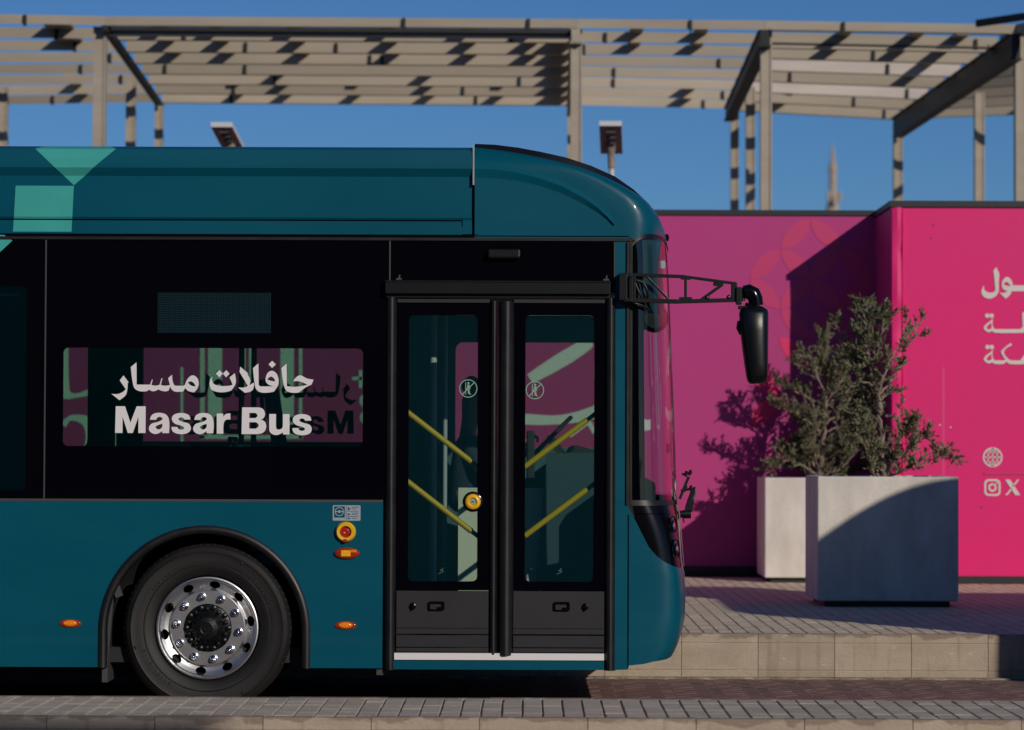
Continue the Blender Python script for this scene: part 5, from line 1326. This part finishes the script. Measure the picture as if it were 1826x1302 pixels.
# driver's cab
cab = MB(); xa, xb = px(821, 0, 17.55).x, px(981, 0, 17.55).x
cab.box(xa, xb, 17.55, 17.58, 0.4, px(880, 870, 17.55).z); cab.build('cab_panel', M['cream'], bus)
cab = MB(); cab.prism([[(xb-0.10, 0.4), (XL-0.05, 0.4), (XL-0.05, 1.47), (xb-0.01, 1.47)]], 17.50, 17.54); cab.build('cab_door', M['cabdark'], bus)
cab = MB(); cab.tube([(px(776,0,17.3).x, 17.3, 0.4), (px(776,0,17.3).x, 17.3, 2.36)], 0.02, 12); cab.tube([(px(797,0,17.9).x, 17.9, 0.4), (px(797,0,17.9).x, 17.9, 2.36)], 0.014, 12); cab.build('pole', M['sticker'], bus, smooth=50)
cab = MB(); cab.box(px(942,0,17.9).x, px(956,0,17.9).x, 17.88, 17.92, 0.9, px(940,768,17.9).z); cab.build('ticket_machine', M['dark'], bus, bevel=0.01)
cab = MB(); v = []
dx0, dx1 = px(1010, 0, 18).x, px(1192, 0, 18).x - 0.12
cab.prism([[(dx0, 0.7), (dx1, 0.7), (dx1, 1.30), (dx1-0.1, 1.38), (dx1-0.25, 1.46), (dx0+0.05, 1.52), (dx0, 1.45)]], YM-0.2, YF-0.15); cab.build('dashboard', M['dark'], bus, bevel=0.02)
cab = MB(); cab.prism([[(XL-0.02, 0.5), (dx1+0.02, 0.5), (dx1+0.0, 1.30), (dx1-0.12, 1.36), (XL+0.03, 1.38), (XL-0.02, 1.30)]], YN+0.3, YM-0.22); cab.build('dashboard', M['dark'], bus, bevel=0.02)
cab = MB(); c_ = Vector((0.14, 18.57, 1.56)); rg = []; nn = 28
for k in range(nn+1):
    q = 2*math.pi*k/nn; rg.append(c_ + Vector((math.cos(q)*0.13, math.sin(q)*0.23, math.cos(q)*0.13)))
cab.tube(rg, 0.014, 8, cap=False); cab.bar(c_, c_ + Vector((0.15, 0, -0.2)), 0.05, 0.05); cab.bar(rg[7], rg[21], 0.03, 0.03); cab.build('steering_wheel', M['dark'], bus, smooth=50)
cab = MB(); cab.box(-0.57, -0.13, 18.35, 18.8, 0.87, 0.98); cab.bar((-0.57, 18.57, 0.98), (-0.66, 18.57, 1.60), 0.46, 0.1, up=(1,0,0)); cab.box(-0.53, -0.2, 18.4, 18.75, 0.4, 0.87); cab.build('driver_seat', M['dark'], bus, bevel=0.04)
# sun blind, inner mirror and cab card behind the windscreen
for a0_, a1_ in ((0.17, 0.80), (PI-0.80, PI-0.17)): patch('sun_blind', M['cabdark'], a0_, a1_, 8, table([(1121,556),(1215,560)]), lambda x: top_of_glass(x)-0.01, 4, XL, inset=0.03)
cab = MB(); c_ = px(1167, 568, 17.5); cab.lathe([(0.001, -0.05), (0.06, -0.045), (0.085, 0.0), (0.06, 0.045), (0.001, 0.05)], (c_.x, 17.5, c_.z), 20, axis='Y'); cab.tube([(c_.x-0.04, 17.5, c_.z), (c_.x-0.05, 17.5, 2.3)], 0.01, 8); cab.build('inner_mirror', M['dark'], bus, smooth=50)
cab = MB(); c_ = px(1196, 800, 17.8); cab.box(c_.x-0.02, c_.x, 17.78, 17.92, zf(808), zf(790)); cab.build('screen_sensor', M['dark'], bus)
c_ = px(1182, 472, YN+0.2); cab = MB(); cab.prism([rrect(c_.x-0.013, c_.x+0.013, c_.z-0.022, c_.z+0.022, 0.006)], YN+0.19, YN+0.192); cab.build('permit_sticker', M['sticker'], bus)

cab = MB(); cab.box(XL-0.02, Xf(zf(500))-0.14, YN+0.36, YF-0.36, zf(540), zf(432)); cab.build('sun_block', M['cabdark'], bus, bevel=0.02)  # added box that keeps the sun off the far lining
cab = MB(); cab.box(XR+0.3, bx(1112), YN+0.035, YN+0.06, bz(450), bz(408)); cab.box(XR+0.3, bx(1112), YF-0.08, YF-0.062, bz(450), bz(408)); cab.build('light_stop', M['dark'], bus)  # backing added inside to close a slit that let sunlight through

# ---- the driver
def skinned(name, verts, edges, radii, material, parent=None, origin=(0,0,0), sub=2, rootv=0):
    me = bpy.data.meshes.new(name); me.from_pydata([(v[0]-origin[0], v[1]-origin[1], v[2]-origin[2]) for v in verts], edges, []); me.materials.append(material)
    o = bpy.data.objects.new(name, me); COL.objects.link(o)
    if parent: o.parent = parent
    else: o.location = origin
    sk_ = o.modifiers.new('skin', 'SKIN'); sv = me.skin_vertices[0].data
    for i, r in enumerate(radii): sv[i].radius = (r, r) if not isinstance(r, tuple) else r; sv[i].use_root = (i == rootv)
    sk_.use_smooth_shade = True
    s_ = o.modifiers.new('sub', 'SUBSURF'); s_.levels = sub; s_.render_levels = sub
    return o
hx, hy, lift = -0.37, 18.57, 0.12; O = (hx, hy, 0.86)
V = [(hx, hy, 0.95), (hx-0.01, hy, 1.12), (hx-0.02, hy, 1.34), (hx-0.01, hy, 1.47), (hx+0.01, hy, 1.56), (hx+0.03, hy, 1.66), (hx+0.05, hy, 1.74),
     (hx, hy-0.18, 1.40), (hx+0.10, hy-0.22, 1.20), (hx+0.30, hy-0.20, 1.36), (hx+0.37, hy-0.19, 1.43),
     (hx, hy+0.18, 1.40), (hx+0.10, hy+0.22, 1.20), (hx+0.30, hy+0.20, 1.36), (hx+0.37, hy+0.19, 1.43),
     (hx+0.05, hy-0.1, 0.93), (hx+0.42, hy-0.12, 0.98), (hx+0.50, hy-0.12, 0.55), (hx+0.62, hy-0.12, 0.47),
     (hx+0.05, hy+0.1, 0.93), (hx+0.42, hy+0.12, 0.98), (hx+0.50, hy+0.12, 0.55), (hx+0.62, hy+0.12, 0.47)]
V = [(a, b, c + lift) for a, b, c in V]
E = [(0,1),(1,2),(2,3),(3,4),(4,5),(5,6),(2,7),(7,8),(8,9),(9,10),(2,11),(11,12),(12,13),(13,14),(0,15),(15,16),(16,17),(17,18),(0,19),(19,20),(20,21),(21,22)]
Rd = [.13,.13,.15,.055,.055,.095,.075,.06,.045,.032,.036,.06,.045,.032,.036,.085,.065,.045,.04,.085,.065,.045,.04]
person = skinned('person', V, E, Rd, M['skin'], origin=O)
tag(person, 'driver in a dark shirt seated behind the front door glass of the bus', 'person')
Vs = V[:3] + [(hx-0.01, hy, 1.44+lift)] + V[7:9] + [(hx+0.25, hy-0.205, 1.31+lift)] + V[11:13] + [(hx+0.25, hy+0.205, 1.31+lift)]
skinned('shirt', Vs, [(0,1),(1,2),(2,3),(2,4),(4,5),(5,6),(2,7),(7,8),(8,9)], [.145,.145,.165,.07,.075,.058,.045,.075,.058,.045], M['shirt'], parent=person, origin=O)
Vt = [V[0]] + V[15:18] + V[19:22]
skinned('trousers', Vt, [(0,1),(1,2),(2,3),(0,4),(4,5),(5,6)], [.14,.1,.078,.055,.1,.078,.055], M['dark'], parent=person, origin=O)
skinned('hair', [(hx+0.0, hy, 1.70+lift), (hx+0.03, hy, 1.775+lift), (hx+0.07, hy, 1.80+lift)], [(0,1),(1,2)], [.092,.085,.06], M['hair'], parent=person, origin=O)
for sg in (-1, 1):
    hv = [(hx+0.37, hy+sg*0.19, 1.43+lift)]; he = []; hr_ = [.03]
    for k in range(4):
        b0 = (hx+0.40, hy+sg*0.19+(k-1.5)*0.02, 1.455+0.004*k+lift); t0 = (hx+0.435, hy+sg*0.19+(k-1.5)*0.022, 1.44+lift); n0 = len(hv)
        hv += [b0, t0, (hx+0.43, t0[1], 1.41+lift)]; he += [(0, n0), (n0, n0+1), (n0+1, n0+2)]; hr_ += [.011, .009, .008]
    n0 = len(hv); hv += [(hx+0.38, hy+sg*0.155, 1.455+lift), (hx+0.41, hy+sg*0.145, 1.47+lift)]; he += [(0, n0), (n0, n0+1)]; hr_ += [.012, .009]
    skinned('hand', hv, he, hr_, M['skin'], parent=person, origin=O, sub=1)

# ---- a second bus ahead in the same lane, out of frame, facing this one: it shades the pavement
def kids(o): return [c for c in bpy.data.objects if c.parent == o]
XF2 = 4.93 + bx(1215, 17)
R2 = Matrix.Rotation(math.pi, 4, 'Z')
def copy_tree(o, parent=None, depth=0):
    c = o.copy(); COL.objects.link(c); c.parent = parent
    for ch in kids(o): copy_tree(ch, c, depth+1)
    return c
bus2 = copy_tree(bus)
bus2.location = (XF2 + 5.0, YM - 0.66, 0); bus2.rotation_euler = (0, 0, math.pi)
bus2['label'] = 'second teal city bus just beyond the right edge, casting the big shade on the pavement'

for c in list(kids(bus2)):
    if c.name.split('.')[0] in ('roof_visor', 'mirror_arm', 'mirror_housing', 'mirror_elbow', 'mirror_joint', 'mirror_knob', 'mirror_cable', 'mirror_hinge', 'lettering', 'wiper', 'wiper_blade'):
        bpy.data.objects.remove(c); continue
    if c.name.split('.')[0] in ('window', 'windscreen', 'door'):
        for g_ in kids(c):
            if g_.name.split('.')[0] == 'pane': g_.data = g_.data.copy(); g_.data.materials[0] = M['blackglass']
            elif not c.name.startswith('door'): bpy.data.objects.remove(g_)
        c.data = c.data.copy(); c.data.materials[0] = M['blackglass']
